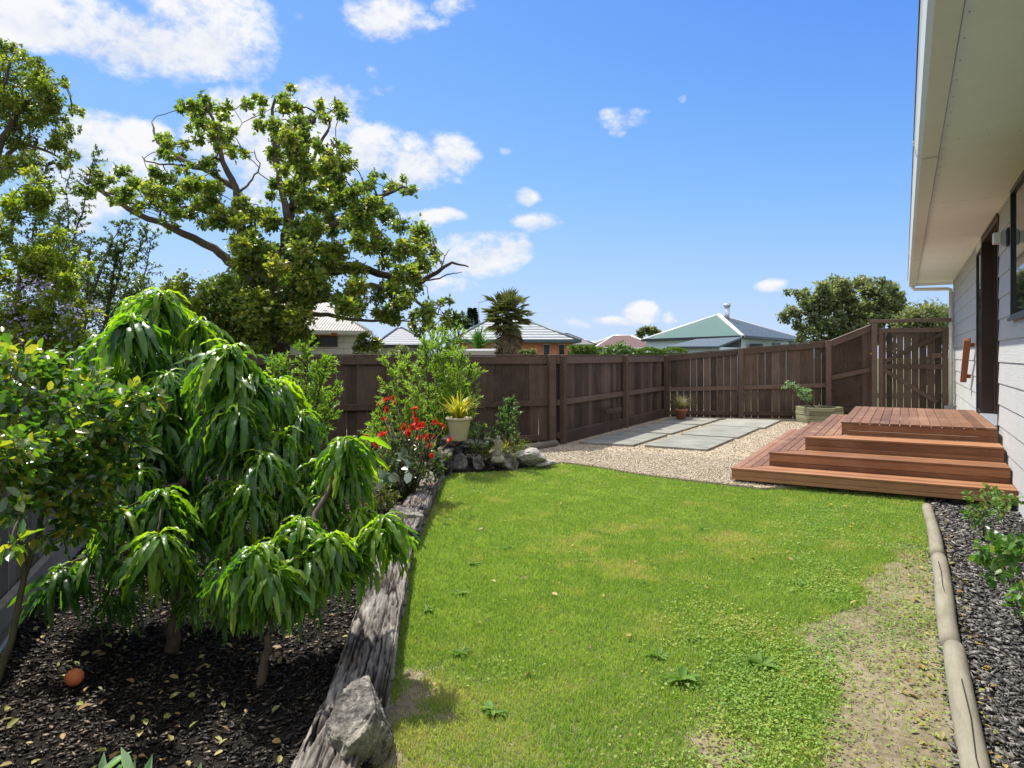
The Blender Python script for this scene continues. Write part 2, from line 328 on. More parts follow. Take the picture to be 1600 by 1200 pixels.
def make_world():
    w=bpy.data.worlds.new("World");S.world=w;w.use_nodes=True;nt=w.node_tree;N=nt.nodes;N.clear()
    def nd(t,**k):
        q=N.new(t)
        for a,b in k.items():setattr(q,a,b)
        return q
    def mt(op,a,b=0.0,c=None,clamp=False):
        q=nd('ShaderNodeMath',operation=op,use_clamp=clamp)
        for i,v in enumerate((a,b) if c is None else (a,b,c)):
            if isinstance(v,(int,float)):q.inputs[i].default_value=v
            else:nt.links.new(v,q.inputs[i])
        return q.outputs[0]
    out=nd('ShaderNodeOutputWorld');bg=nd('ShaderNodeBackground');bg.inputs[1].default_value=0.125
    sky=nd('ShaderNodeTexSky',sky_type='NISHITA');sky.sun_disc=False;sky.sun_elevation=EL;sky.sun_rotation=AZ
    sky.air_density=1.0;sky.dust_density=.25;sky.ozone_density=2.2;sky.altitude=0
    # film-like response of the blue sky: deeper overhead, soft towards the horizon
    sq=nd('ShaderNodeVectorMath',operation='MULTIPLY');nt.links.new(sky.outputs[0],sq.inputs[0]);nt.links.new(sky.outputs[0],sq.inputs[1])
    nu=nd('ShaderNodeVectorMath',operation='MULTIPLY');nt.links.new(sq.outputs[0],nu.inputs[0]);nu.inputs[1].default_value=(.28,.36,1.0)
    dv=nd('ShaderNodeVectorMath',operation='MULTIPLY_ADD');nt.links.new(nu.outputs[0],dv.inputs[0]);dv.inputs[1].default_value=(.30,.245,.19);dv.inputs[2].default_value=(1,1,1)
    hs=nd('ShaderNodeVectorMath',operation='DIVIDE');nt.links.new(nu.outputs[0],hs.inputs[0]);nt.links.new(dv.outputs[0],hs.inputs[1])
    tc=nd('ShaderNodeTexCoord');sp=nd('ShaderNodeSeparateXYZ');nt.links.new(tc.outputs['Generated'],sp.inputs[0])
    X,Y,Z=sp.outputs
    # bearing and height of the sky direction, as tangents about the garden's long axis
    cx=mt('ADD',mt('MULTIPLY',X,CT),mt('MULTIPLY',Y,ST)); cz=mt('SUBTRACT',mt('MULTIPLY',Y,CT),mt('MULTIPLY',X,ST))
    az=mt('ARCTAN2',cx,cz); el=mt('ARCSINE',Z)
    n1=nd('ShaderNodeTexNoise');n1.inputs['Scale'].default_value=11;n1.inputs['Detail'].default_value=12;n1.inputs['Roughness'].default_value=.62
    mp=nd('ShaderNodeMapping');mp.inputs['Scale'].default_value=(1,1,1.5);nt.links.new(tc.outputs['Generated'],mp.inputs[0]);nt.links.new(mp.outputs[0],n1.inputs['Vector'])
    n2=nd('ShaderNodeTexNoise');n2.inputs['Scale'].default_value=5;n2.inputs['Detail'].default_value=6;nt.links.new(mp.outputs[0],n2.inputs['Vector'])
    wz=nd('ShaderNodeSeparateXYZ');nt.links.new(n2.outputs['Color'],wz.inputs[0])
    az2=mt('ADD',az,mt('MULTIPLY',mt('SUBTRACT',wz.outputs[0],.5),.07)); el2=mt('ADD',el,mt('MULTIPLY',mt('SUBTRACT',wz.outputs[1],.5),.05))
    tot=None; low=None
    for (px,py,rx,ry,k) in CLOUDS:
        u=(px-800)/F;v=(VY-py)/F;a0=math.atan(u);e0=math.atan(v/math.hypot(1,u))
        ra=rx/F/(1+u*u)*1.38;re=ry/F/math.hypot(1,u)*1.42
        dx=mt('MULTIPLY',mt('SUBTRACT',az2,a0),1/ra);dy=mt('MULTIPLY',mt('SUBTRACT',el2,e0),1/re)
        d=mt('ADD',mt('MULTIPLY',dx,dx),mt('MULTIPLY',dy,dy))
        g=mt('MULTIPLY',mt('SUBTRACT',1.0,d,clamp=True),k)
        tot=g if tot is None else mt('MAXIMUM',tot,g)
        s=mt('MULTIPLY',g,mt('MULTIPLY',dy,-.6)); low=s if low is None else mt('ADD',low,s)
    n3=nd('ShaderNodeTexNoise');n3.inputs['Scale'].default_value=38;n3.inputs['Detail'].default_value=8;n3.inputs['Roughness'].default_value=.65;nt.links.new(mp.outputs[0],n3.inputs['Vector'])
    fb=mt('ADD',mt('MULTIPLY',n1.outputs['Fac'],.68),mt('MULTIPLY',n3.outputs['Fac'],.32))
    dens=mt('ADD',mt('MULTIPLY',tot,1.3),mt('MULTIPLY',mt('SUBTRACT',fb,.58),4.0))
    gate=mt('MULTIPLY',tot,5,clamp=True)
    ms=nd('ShaderNodeMapRange',interpolation_type='SMOOTHSTEP');nt.links.new(mt('MULTIPLY',dens,gate),ms.inputs[0]);ms.inputs[1].default_value=-.02;ms.inputs[2].default_value=.95
    # unseen bright clouds added overhead and behind the camera to lift the fill light
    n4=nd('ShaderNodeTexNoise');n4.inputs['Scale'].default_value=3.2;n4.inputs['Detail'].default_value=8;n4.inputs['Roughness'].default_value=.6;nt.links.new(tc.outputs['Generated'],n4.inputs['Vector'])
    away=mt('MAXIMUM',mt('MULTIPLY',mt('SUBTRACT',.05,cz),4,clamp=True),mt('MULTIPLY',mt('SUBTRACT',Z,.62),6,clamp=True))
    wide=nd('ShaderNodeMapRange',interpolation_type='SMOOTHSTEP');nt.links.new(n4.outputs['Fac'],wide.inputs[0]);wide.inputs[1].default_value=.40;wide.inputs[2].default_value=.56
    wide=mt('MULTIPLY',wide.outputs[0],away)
    shade=nd('ShaderNodeMix',data_type='RGBA');nt.links.new(mt('ADD',mt('MULTIPLY',low,.7),mt('MULTIPLY',mt('SUBTRACT',.58,fb),3.0),clamp=True),shade.inputs[0])
    shade.inputs[6].default_value=(4.5,4.5,4.55,1);shade.inputs[7].default_value=(2.9,3.2,3.9,1)
    mx=nd('ShaderNodeMix',data_type='RGBA');nt.links.new(mt('MULTIPLY',ms.outputs[0],.95),mx.inputs[0]);nt.links.new(hs.outputs[0],mx.inputs[6]);nt.links.new(shade.outputs[2],mx.inputs[7])
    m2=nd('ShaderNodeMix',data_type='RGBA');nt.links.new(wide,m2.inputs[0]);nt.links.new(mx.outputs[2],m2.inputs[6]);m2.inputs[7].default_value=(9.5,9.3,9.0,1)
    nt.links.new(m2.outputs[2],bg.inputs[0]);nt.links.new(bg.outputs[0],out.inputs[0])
make_world()
sl=bpy.data.lights.new('sun','SUN');sl.energy=4.3;sl.angle=rad(.53);sl.color=(1,.955,.88)
so=bpy.data.objects.new('sun',sl);COL.objects.link(so);so.rotation_euler=(-SUN).to_track_quat('-Z','Y').to_euler();so.location=(-10,5,20)
cam=bpy.data.cameras.new('camera');co=bpy.data.objects.new('camera',cam);COL.objects.link(co)
co.location=(0,0,HC);co.rotation_euler=(rad(90),0,TH);cam.lens=36*F/1600;cam.sensor_width=36;cam.shift_y=-(600-VY)/1600
cam.clip_end=2000;cam.clip_start=.05;S.camera=co
S.view_settings.view_transform='Standard';S.view_settings.look='None';S.view_settings.gamma=1;S.view_settings.exposure=.80
S.cycles.max_bounces=8;S.cycles.transparent_max_bounces=8
try: S.cycles.use_denoising=True
except Exception: pass
# ---------------------------------------------------------------- ground sheets
ZL,ZG,ZM,ZR=-.04,0.0,0.02,-.05
q=MB();q.box(-400,400,-300,500,-1.2,-.35);props(q.build('ground',MT['farground']),kind='structure')
sle=[(-1.30,1.38),(-1.55,1.74),(-2.17,2.63),(-3.07,3.9),(-4.63,6.35)]   # lawn edge along the sleepers
front=[G(700,742,ZL),G(735,741,ZL),G(775,738,ZL),G(830,729,ZL),G(880,727,ZL),G(930,733,ZL),G(990,744,ZL),G(1060,753,ZL),G(1130,761,ZL),G(1190,768,ZL)]
lawn=[(-.9,-1.0)]+sle[:]+front+[(-.9,8.05),(.165,8.05),(.165,-1.0)]
gravel=[(-9.2,5.2)]+[sle[-1]]+front+[(-.9,8.0),(.92,8.0),(.92,18),(-9.2,18)]
mulchL=[(-.9,-1.0)]+sle+[G(700,735,ZM),G(735,734,ZM),G(785,732,ZM),G(835,724,ZM),(-4.72,8.9),(-4.8,9.6),(-9.3,4.9),(-8.7,4.5),(-2.5,-1.0)]
mulchR=[(.185,-1.0),(.94,-1.0),(.94,8.05),(.185,8.05)]
q=MB();q.box(-14,3,-3,19,-.345,-.13);props(q.build('yard_subsoil',MT['soil']),kind='structure')
q=MB();q.prism(lawn,-.125,ZL);props(q.build('lawn',MT['soil']),kind='structure')
q=MB();q.prism(gravel,-.12,ZG);props(q.build('gravel_bed',MT['gravelbase']),kind='structure')
q=MB();q.prism(mulchL,-.115,ZM);props(q.build('mulch_bed',MT['mulchbase']),kind='structure')
q=MB();q.prism(mulchR,-.128,ZR+.005);props(q.build('wall_border_bed',MT['mulchbase']),kind='structure')
def camdist(x,y): return np.hypot(x,y)
# bare-earth mask on the lawn (right side by the log and a few spots)
def bare(x,y):
    b=np.clip((x+.40+.14*np.sin(y*2.1)+.08*np.sin(y*5.3))/.25,0,1)
    b=np.where(y>5.6,b*np.clip(1-(y-5.6)/1.2,0,1),b)
    b=b*np.clip(.62+.9*fbm(x,y,2.3),0,1.3)
    spots=[G(815,905,ZL)+(.10,),G(1130,1170,ZL)+(.16,),G(1150,880,ZL)+(.08,),G(640,1120,ZL)+(.22,),G(600,1190,ZL)+(.2,),G(650,1040,ZL)+(.13,),G(1190,985,ZL)+(.12,),G(1140,1120,ZL)+(.1,)]
    for sx,sy,r in spots: b=np.maximum(b,1.05*vnoise(x,y,9)*np.exp(-((x-sx)**2+(y-sy)**2)/(r*r*1.3)))
    b=b+.55*np.clip(fbm(x+7,y+3,3.1)-.62,0,1)*3
    return b
def make_grass():
    x,y=scatter(lawn,1500000)
    fwd=-x*ST+y*CT; rt=x*CT+y*ST
    dens=np.clip(5.2/np.maximum(fwd,1.5)**1.15,.12,1)
    vis=(fwd>1.0)&(np.abs(rt)<fwd*.80+.8)
    bm_=bare(x,y)
    k=vis&(RNG.random(len(x))<dens*np.clip(1.25-1.25*np.clip(bm_-.30,0,1)*2.4,.045,1))
    x,y,fwd,bm_=x[k],y[k],fwd[k],bm_[k];n=len(x)
    lush=fbm(x,y,.8)
    h=(.013+.018*RNG.random(n))*(.7+.6*lush)*(1+.06*np.maximum(fwd-3,0))
    edge=np.zeros(n)
    D=np.stack([RNG.normal(0,.55,n),RNG.normal(0,.55,n),np.ones(n)],1)
    U=rdir(n)
    tint=np.clip(.60+1.3*(fbm(x+3,y,1.3)-.5)+1.3*(fbm(x,y+9,5)-.5)+RNG.normal(0,.19,n)-.45*np.clip(bm_-.35,0,1),0,1)
    dry=RNG.random(n)<(.05+.4*np.clip(bm_-.35,0,.6)); tint[dry]=RNG.random(dry.sum())*.2
    P=np.stack([x,y,np.full(n,ZL-.002)],1)
    v,f,t=leaves(P,D,U,h*1.15,.0026+.0011*np.maximum(fwd-1.5,0),'blade',tint)
    o=link('grass',np_mesh('grass',v,f,t),MT['grass']);props(o,'short mown green lawn grass with dry yellowish patches','grass',kind='stuff')
    # taller tufts along the edges
make_grass()
def make_clover():
    x,y=scatter(lawn,700000)
    fwd=-x*ST+y*CT;rt=x*CT+y*ST
    m=np.clip((x+1.15+.12*np.sin(y*2))/.6,0,1)*np.clip(fbm(x+20,y,2.4)*3.2-1.0,0,1)*np.clip(1-(y-7.2)/.8,0,1)
    m=m*np.clip(1.1-.95*np.clip((x+.36)/.16,0,1)*np.clip(2.35-2.2*fbm(x+5,y+2,3.0),0,1)*np.clip((6.0-y)/.8,0,1),0,1)+.6*np.clip(fbm(x-9,y+4,2.0)-.64,0,1)*3
    m*=np.clip(4.0/np.maximum(fwd,1.4)**1.2,.2,1)
    k=(fwd>1)&(np.abs(rt)<fwd*.8+.5)&(RNG.random(len(x))<m*.8)
    x,y,fwd=x[k],y[k],fwd[k];n=len(x)
    P=np.stack([x,y,ZL+.004+.024*RNG.random(n)],1);a=RNG.uniform(0,2*math.pi,n)
    D=np.stack([np.cos(a),np.sin(a),RNG.normal(.1,.3,n)],1);U=np.stack([RNG.normal(0,.3,n),RNG.normal(0,.3,n),np.ones(n)],1)
    L=(.007+.007*RNG.random(n))*(1+.08*fwd);tint=np.clip(.45+.9*(fbm(x,y,3)-.5)+RNG.normal(0,.2,n),0,1)
    v,f,t=leaves(P,D,U,L,L*.8,'oval',tint)
    o=link('clover',np_mesh('clover',v,f,t),MT['clover']);props(o,'low mat of bright clover creeping over the bare soil by the log','clover',kind='stuff')
make_clover()
def make_pebbles():
    x,y=scatter(gravel,150000);fwd=-x*ST+y*CT;rt=x*CT+y*ST
    k=(fwd>5)&(x>-5.2)&(x<-.9)&(RNG.random(len(x))<1.0);x,y=x[k],y[k]
    x2,y2=scatter([(-4.6,6.6),(-1.4,6.6),(-1.4,9.5),(-4.6,9.5)],60000);k=inpoly(x2,y2,gravel);x=np.r_[x,x2[k]];y=np.r_[y,y2[k]];n=len(x)
    P=np.stack([x,y,ZG+.008*RNG.random(n)],1);a=RNG.uniform(0,2*math.pi,n)
    L=.009+.016*RNG.random(n)**2
    v,f,t=leaves(P,np.stack([np.cos(a),np.sin(a),RNG.normal(0,.2,n)],1),np.tile((0,0,1.),(n,1))+rdir(n)*.3,L,L*.8,'octa')
    o=link('pebbles',np_mesh('pebbles',v,f,t),MT['pebble']);props(o,'loose pale tan gravel stones around the paving slabs','gravel',kind='stuff')
make_pebbles()
def chips(name,poly,n,z,mat,label,rot=None,zz=.018,ls=(.018,.045)):
    x,y=scatter(poly,n);fwd=-x*ST+y*CT;rt=x*CT+y*ST
    k=(fwd>.9)&(np.abs(rt)<fwd*.8+.4)&(RNG.random(len(x))<np.clip(4/np.maximum(fwd,.5)**1.3,.1,1));x,y=x[k],y[k];n=len(x)
    a=RNG.uniform(0,2*math.pi,n)
    P=np.stack([x,y,z+zz*RNG.random(n)],1);L=RNG.uniform(ls[0],ls[1],n)
    v,f,t=leaves(P,np.stack([np.cos(a),np.sin(a),RNG.normal(0,.25,n)],1),np.tile((0,0,1.),(n,1))+rdir(n)*.5,L,L*RNG.uniform(.09,.22,n),'tetra',RNG.random(n)**1.5)
    o=link(name,np_mesh(name,v,f,t),mat);props(o,label,'bark mulch',kind='stuff')
chips('bark_chips',mulchL,330000,ZM,MT['chip'],'dark bark chip mulch under the peach trees on the left')
chips('bark_chips',mulchR,130000,ZR+.006,MT['chip_d'],'grey black shredded bark mulch between the round log and the house wall',ls=(.022,.07))
def litter():
    ps=[]
    x,y=scatter(mulchL,9000);fwd=-x*ST+y*CT;k=(fwd>1)&(fwd<6)&(RNG.random(len(x))<np.clip(.08+1.1*np.exp(-((x+2.9)**2+(y-1.3)**2)/1.2),0,1));x,y=x[k],y[k];n=len(x);z=np.full(n,ZM+.022)
    x2,y2=scatter([(.0,2),(.14,2),(.14,7),(.0,7)],160);x3,y3=scatter([(.24,2),(.32,2),(.32,7.4),(.24,7.4)],150);x4,y4=scatter(lawn,150)
    x=np.r_[x,x2,x3,x4];y=np.r_[y,y2,y3,y4];z=np.r_[z,np.full(len(x2),ZL+.01),np.full(len(x3),ZR+.03),np.full(len(x4),ZL+.03)];n=len(x)
    a=RNG.uniform(0,2*math.pi,n);L=RNG.uniform(.018,.05,n)
    v,f,t=leaves(np.stack([x,y,z],1),np.stack([np.cos(a),np.sin(a),RNG.normal(.1,.25,n)],1),np.tile((0,0,1.),(n,1))+rdir(n)*.5,L,L*.55,'oval')
    o=link('leaf_litter',np_mesh('leaf_litter',v,f,t),MT['litter']);props(o,'scattered yellow and brown fallen leaves on mulch and soil','fallen leaves',kind='stuff')
litter()
# ---------------------------------------------------------------- paving slabs
cols_=[[(-4.47,-3.60),(-3.46,-2.50)],[(-4.44,-3.56),(-3.40,-2.42)],[(-4.40,-3.52),(-3.34,-2.32)]]
rows_=[[(9.93,11.70),(10.08,11.72)],[(11.77,13.54),(11.84,13.60)],[(13.60,15.14),(13.67,15.42)]]
slab_lab=[['nearest grey slab in the row beside the fence, partly in the fence shadow','nearest grey slab in the open row, closest to the lawn'],
 ['middle grey slab of the row running beside the fence','middle grey slab of the open row, between two others'],
 ['far grey slab in the fence-side row, near the terracotta pot','far yellowish grey slab at the foot of the back fence']]
for r in range(3):
    for c in range(2):
        x0,x1=cols_[r][c];y0,y1=rows_[r][c];q=MB()
        j=lambda:random.uniform(-.015,.015)
        poly=[(x0+j(),y0+j()),(x1+j(),y0+.1*(c==0)+j()),(x1+.03+j(),y1+j()),(x0+j(),y1+j())]
        q.prism(poly,0.001,.034+.004*random.random(),.35+.5*(r==2 and c==1)+random.random()*.3)
        o=q.build('paving_slab',MT['slab'],None,.006,2);props(o,slab_lab[r][c],'paving slab','square paving slabs in the gravel')
# ---------------------------------------------------------------- sleepers, log edging, rocks
def sleeper(p,q_,w,h,label,z0,seed):
    """weathered grooved timber, lawn-side top edge from p to q"""
    p=Vector((*p,0));q_=Vector((*q_,0));d=(q_-p);L=d.length;d.normalize();s=Vector((-d.y,d.x,0)) # s points to the left (bed side)
    na=int(L/.016);nb=110;vs=[];tt=[]
    tot=2*h+w
    for i in range(na+1):
        a=i/na*L
        for j in range(nb+1):
            k=j/nb*tot
            if k<h: u,zz,ou,oz=0,-h+k,-1,0
            elif k<h+w: u,zz,ou,oz=k-h,0,0,1
            else: u,zz,ou,oz=w,-(k-h-w),1,0
            wob=.010*mnoise.noise(Vector((a*2.2+seed,seed,k*6)))
            kk=k+wob
            g=abs(mnoise.noise(Vector((a*2.2+seed,kk*58,seed))))            # narrow weather grooves along the grain
            g2=abs(mnoise.noise(Vector((a*1.5+seed*3,kk*20,5.3))))
            big=mnoise.noise(Vector((a*2.5+seed,kk*9,2.0)))
            gr=-.011*(1-min(1,g/.16))-.022*(1-min(1,g2/.10))
            fine=.0055*mnoise.fractal(Vector((a*14,kk*120,seed)),.9,2,3)
            endf=min(1,min(a,L-a)/.05); hgt=gr+fine+.009*big-.02*(1-endf)**2
            edge=min(1,min(abs(k-h),abs(k-h-w))/.02)
            rnd_=-.010*(1-edge)
            pt=p+d*a+s*(u+ou*(hgt+rnd_));pt.z=z0+zz+oz*(hgt+rnd_);vs.append(tuple(pt))
            tt.append(max(0,min(1,.60+gr*26+big*.45+fine*55)))
    n=nb+1;fs=[(i*n+j,(i+1)*n+j,(i+1)*n+j+1,i*n+j+1) for i in range(na) for j in range(nb)]
    me=np_mesh('timber_sleeper',vs,fs,tt)
    e0=len(vs)
    bm=bmesh.new();bm.from_mesh(me);bm.verts.ensure_lookup_table()
    bm.faces.new([bm.verts[j] for j in range(n)]);bm.faces.new([bm.verts[na*n+j] for j in reversed(range(n))]);bm.normal_update();bm.to_mesh(me);bm.free()
    o=link('timber_sleeper',me,SLP);props(o,label,'timber sleeper','weathered sleepers edging the lawn');return o
def sleeper_mat():
    m=M('grooved_grey_sleeper');ang=math.atan2(sle[3][1]-sle[1][1],sle[3][0]-sle[1][0])
    v=m.coord((1,1,1),(0,0,-ang));v2=m.add('ShaderNodeMapping');m.l(v,v2.inputs[0]);v2.inputs['Scale'].default_value=(1.0,14,14)
    n=m.noise(v2.outputs[0],5,9,.7,.4);b=m.noise(m.coord(),4,5);geo=m.add('ShaderNodeNewGeometry')
    t=m.tint();c=m.ramp(m.math('ADD',m.math('MULTIPLY',t,.72),m.math('MULTIPLY',n,.3)),[(.012,.010,.009),(.06,.052,.046),(.22,.20,.175),(.42,.39,.345)],.12,.85)
    c=m.mix(c,(.24,.15,.09),m.math('MULTIPLY',m.ramp(b,[(0,0,0),(1,1,1)],.55,.7),.45))
    return m.done(m.pr(c,.95,m.bump(n,1,.02),.1))
SLP=sleeper_mat()
sleeper((-1.34,1.36),(-1.78,2.05),.21,.17,'near weathered grey sleeper end poking out below the big rock',.085,1.3)
sleeper((-1.70,1.99),(-3.02,3.85),.23,.17,'long weathered grey grooved sleeper between the big rock and the flat rock',.09,5.1)
sleeper((-3.13,4.02),(-4.64,6.50),.22,.18,'weathered sleeper running beneath the red flowers toward the potted plant',.12,9.7)
# short stacked sleeper end beneath the pot
sleeper((-4.60,6.55),(-5.05,7.35),.22,.26,'short raised sleeper end beside the cream pot',.24,14.2)
def pole(y0,y1,x0,x1,r0,r1,label,z0=0,z1=0):
    q=MB();k=14;pts=[];rr=[]
    for i in range(k+1):
        t=i/k;pts.append((x0+(x1-x0)*t+.006*math.sin(t*5+y0),y0+(y1-y0)*t,-.012+z0+(z1-z0)*t+.004*math.sin(7*t)));rr.append(r0+(r1-r0)*t+.0007*math.sin(9*t+y0))
    rr[0]*=.97;rr[-1]*=.97
    q.tube(pts,rr,28,.5)
    # drying crack
    o=q.build('round_pole',MT['pole']);props(o,label,'log edging','round poles edging the lawn on the right')
    return o
pole(5.62,7.42,.205,.19,.046,.043,'far round pole of the right edging, running under the deck',.01,0)
pole(3.93,5.58,.20,.205,.046,.049,'middle round pole of the right edging, split along its top')
pole(1.4,3.90,.235,.205,.043,.048,'nearest thick round pole of the right edging, at the photo bottom')
def crack(pts):
    q=MB();q.tube(pts,.0022,5,.0);return q
CR=plain('crack_shadow_brown',(.02,.016,.012),.9)
for k,pts in enumerate([[(.195,5.35,.036),(.202,5.1,.0355),(.198,4.8,.035),(.21,4.5,.034)],[(.21,3.45,.034),(.218,3.1,.033),(.212,2.8,.032),(.232,2.4,.030)]]):
    o=crack(pts).build('crack',CR)
    par=[x for x in bpy.data.objects if x.name.startswith('round_pole')][1+k];o.parent=par
def rock(name,c,size,label,mat,seed,rotz=0,group=None,sub=4,rough=.35,cut=.8,cat='rock',flat=None):
    bm=bmesh.new();bmesh.ops.create_icosphere(bm,subdivisions=sub,radius=1)
    rnd=random.Random(seed);planes=[(Vector((rnd.gauss(0,1),rnd.gauss(0,1),rnd.gauss(0,.8))).normalized(),rnd.uniform(cut-.18,cut+.12)) for _ in range(11)]
    for v in bm.verts:
        p=v.co.copy()
        for n,d in planes:
            e=p.dot(n)-d
            if e>0:p-=n*e*.97
        p*=1+rough*.35*mnoise.fractal(p*1.6+Vector((seed,0,0)),1,2,3)+.07*mnoise.fractal(p*6+Vector((0,seed,0)),.8,2.1,5)
        p.x*=size[0]/2;p.y*=size[1]/2;p.z*=size[2]/2
        v.co=p
    me=bpy.data.meshes.new(name);bm.to_mesh(me);bm.free()
    for f in me.polygons: f.use_smooth=False
    a=me.attributes.new('tint','FLOAT','POINT')
    o=bpy.data.objects.new(name,me);COL.objects.link(o);me.materials.append(mat);o.location=c;o.rotation_euler=(0,0,rotz)
    props(o,label,cat,group);return o
p=G(562,1150,.05);rock('rock',(p[0],p[1],.055),(.34,.46,.42),'largest grey boulder sitting across the sleeper at the bottom',MT['rock'],5,.5,None,6,.26,.62)
p=G(632,815,.06);rock('rock',(p[0],p[1],.09),(.36,.30,.22),'flat topped grey rock between two sleepers beside the lawn',MT['rock'],8,.3,None,4,.3,.7)
RG='rocks edging the bed by the pot'
for (px,py,w,h,d,lab,mt_,sd) in [
 (717,726,32,26,1.0,'rounded dark brown rock left of the rock edging, below the pot','rock_d',11),
 (748,727,28,24,1.0,'angular grey rock between the dark rounded rock and the statue rock','rock',12),
 (786,722,54,26,1.0,'large pale mossy rock standing in front of the stone figure','rock',13),
 (826,714,52,22,1.1,'long pale rock with yellow moss right of the stone figure','rock_l',14),
 (853,724,34,9,1.0,'low flat crumbling rock at the corner of gravel and lawn','rock_l',15),
 (720,703,18,17,1.2,'small upright blue grey stone just below the cream pot','rock_d',16),
 (738,701,14,10,1.2,'little rounded grey stone behind the upright blue stone','rock_d',17),
 (816,724,14,9,1.0,'small dark stone wedged under the long pale rock','rock_d',18),
 (742,694,46,12,1.6,'dark flat slab of rock under the right side of the pot','rock_d',19),
 (706,688,34,16,1.6,'flat grey rock supporting the left side of the pot','rock',21)]:
    dep=F*1.44/((py+h/2)-VY); dep=min(dep,8.7); c=W(px,py,dep); ww=w*dep/F;hh=h*dep/F
    rock('rock',(c[0],c[1],c[2]),(ww*1.12,ww*.8*d,hh*1.3),lab,MT[mt_],sd,sd*.7,RG,4,.45,.78)
rr=random.Random(4)
for k,(px,py) in enumerate([(305,972),(360,975)]):
    c=G(px,py,.05);rock('rock',(c[0],c[1],.05),(.07,.06,.05),['small brown stone in the mulch right of the peach trunk','small pale brown stone half hidden beneath peach leaves'][k],MT['rock'],40+k,k,None,3)
# ---------------------------------------------------------------- deck with four levels
RS=.155;TZ=[RS*1+.005,RS*2+.005,RS*3+.005,RS*4+.005]
XL=[-1.67,-1.33,-1.0,-.65];YF=[7.77,8.13,8.51,8.92];YB=[12.4,12.15,12.0,11.75];XR=.905
deck=thing('deck_steps','red brown hardwood deck with four wraparound steps against the house wall','deck',(-.4,9.9,0))
BW=.088;GAP=.005;TK=.022
for k in range(4):
    z=TZ[k];x0,x1,y0,y1=XL[k],XR-.012*k,YF[k],YB[k]
    # fascia boards
    f=MB();zt=z-TK-.002;hb=(RS-TK)*.98
    if k==0: hb=.105
    nb=2
    for b in range(nb):
        za=zt-hb*(b+1)/nb+.002;zb=zt-hb*b/nb
        if b==0: za=zt-hb*.62+.003;zb=zt
        else: za=zt-hb;zb=zt-hb*.62
        f.box(x0+.008,x1,y0+.008,y0+.028,za,zb)
    o=f.build('riser_board',MT['deck_x'],deck,.002)
    f=MB()
    f.box(x0+.008,x0+.028,y0+.030,y1,zt-hb,zt);o=f.build('side_board',MT['deck_y'],deck,.002)
    t=MB()
    if k==3:
        x=x0;n=int((x1-x0)/(BW*1.14));bw=(x1-x0)/n
        for i in range(n): t.box(x0+i*bw,x0+(i+1)*bw-GAP,y0,y1,z-TK,z)
        dpl=t.build('deck_platform',MT['deck_y'],deck,.003)
        sc=MB()
        for i in range(n):
            for yj in (y0+.06,y0+.52,y0+.98,y0+1.44,y0+1.90,y1-.06):
                for o_ in (.02,bw-.025): sc.lathe((x0+i*bw+o_,yj,z-.0005),[(0,.0008),(.0028,.0008),(.0032,0)],6,.1)
        props(sc.build('screw_row',plain('dark_screw_heads',(.08,.05,.04),.6),dpl),kind='stuff')
    else:
        # front boards across, then side boards along the left
        yy=y0;yn=YF[k+1]+.02;m_=0
        wdt=(yn-y0)/4
        for i in range(4):
            xa=x0+i*wdt; t.add([(xa,y0+i*wdt,z-TK),(x1,y0+i*wdt,z-TK),(x1,y0+(i+1)*wdt-GAP,z-TK),(xa+wdt-GAP,y0+(i+1)*wdt-GAP,z-TK),
                   (xa,y0+i*wdt,z),(x1,y0+i*wdt,z),(x1,y0+(i+1)*wdt-GAP,z),(xa+wdt-GAP,y0+(i+1)*wdt-GAP,z)],
                  [(0,3,2,1),(4,5,6,7),(0,1,5,4),(1,2,6,5),(2,3,7,6),(3,0,4,7)])
        t.build('front_tread',MT['deck_x'],deck,.003)
        t=MB();wd2=(XL[k+1]+.02-x0)/4
        for i in range(4):
            xa=x0+i*wd2;yA=y0+i*wdt+GAP; yB_=y0+(i+1)*wdt
            t.add([(xa,yA+.003,z-TK),(xa+wd2-GAP,yB_,z-TK),(xa+wd2-GAP,y1,z-TK),(xa,y1,z-TK),(xa,yA+.003,z),(xa+wd2-GAP,yB_,z),(xa+wd2-GAP,y1,z),(xa,y1,z)],
                  [(0,3,2,1),(4,5,6,7),(0,1,5,4),(1,2,6,5),(2,3,7,6),(3,0,4,7)])
        t.build('side_tread',MT['deck_y'],deck,.003)
for (x,y) in [(-1.52,7.90),(-.55,7.90),(.45,7.92),(-1.5,9.6),(-1.5,11.6)]:
    q=MB();q.box(x-.055,x+.055,y-.03,y+.09,-.13,.05);q.build('stump',MT['post'],deck,.003)
q=MB();q.box(-1.60,.85,7.84,7.88,.012,.032);q.build('joist',MT['post'],deck)
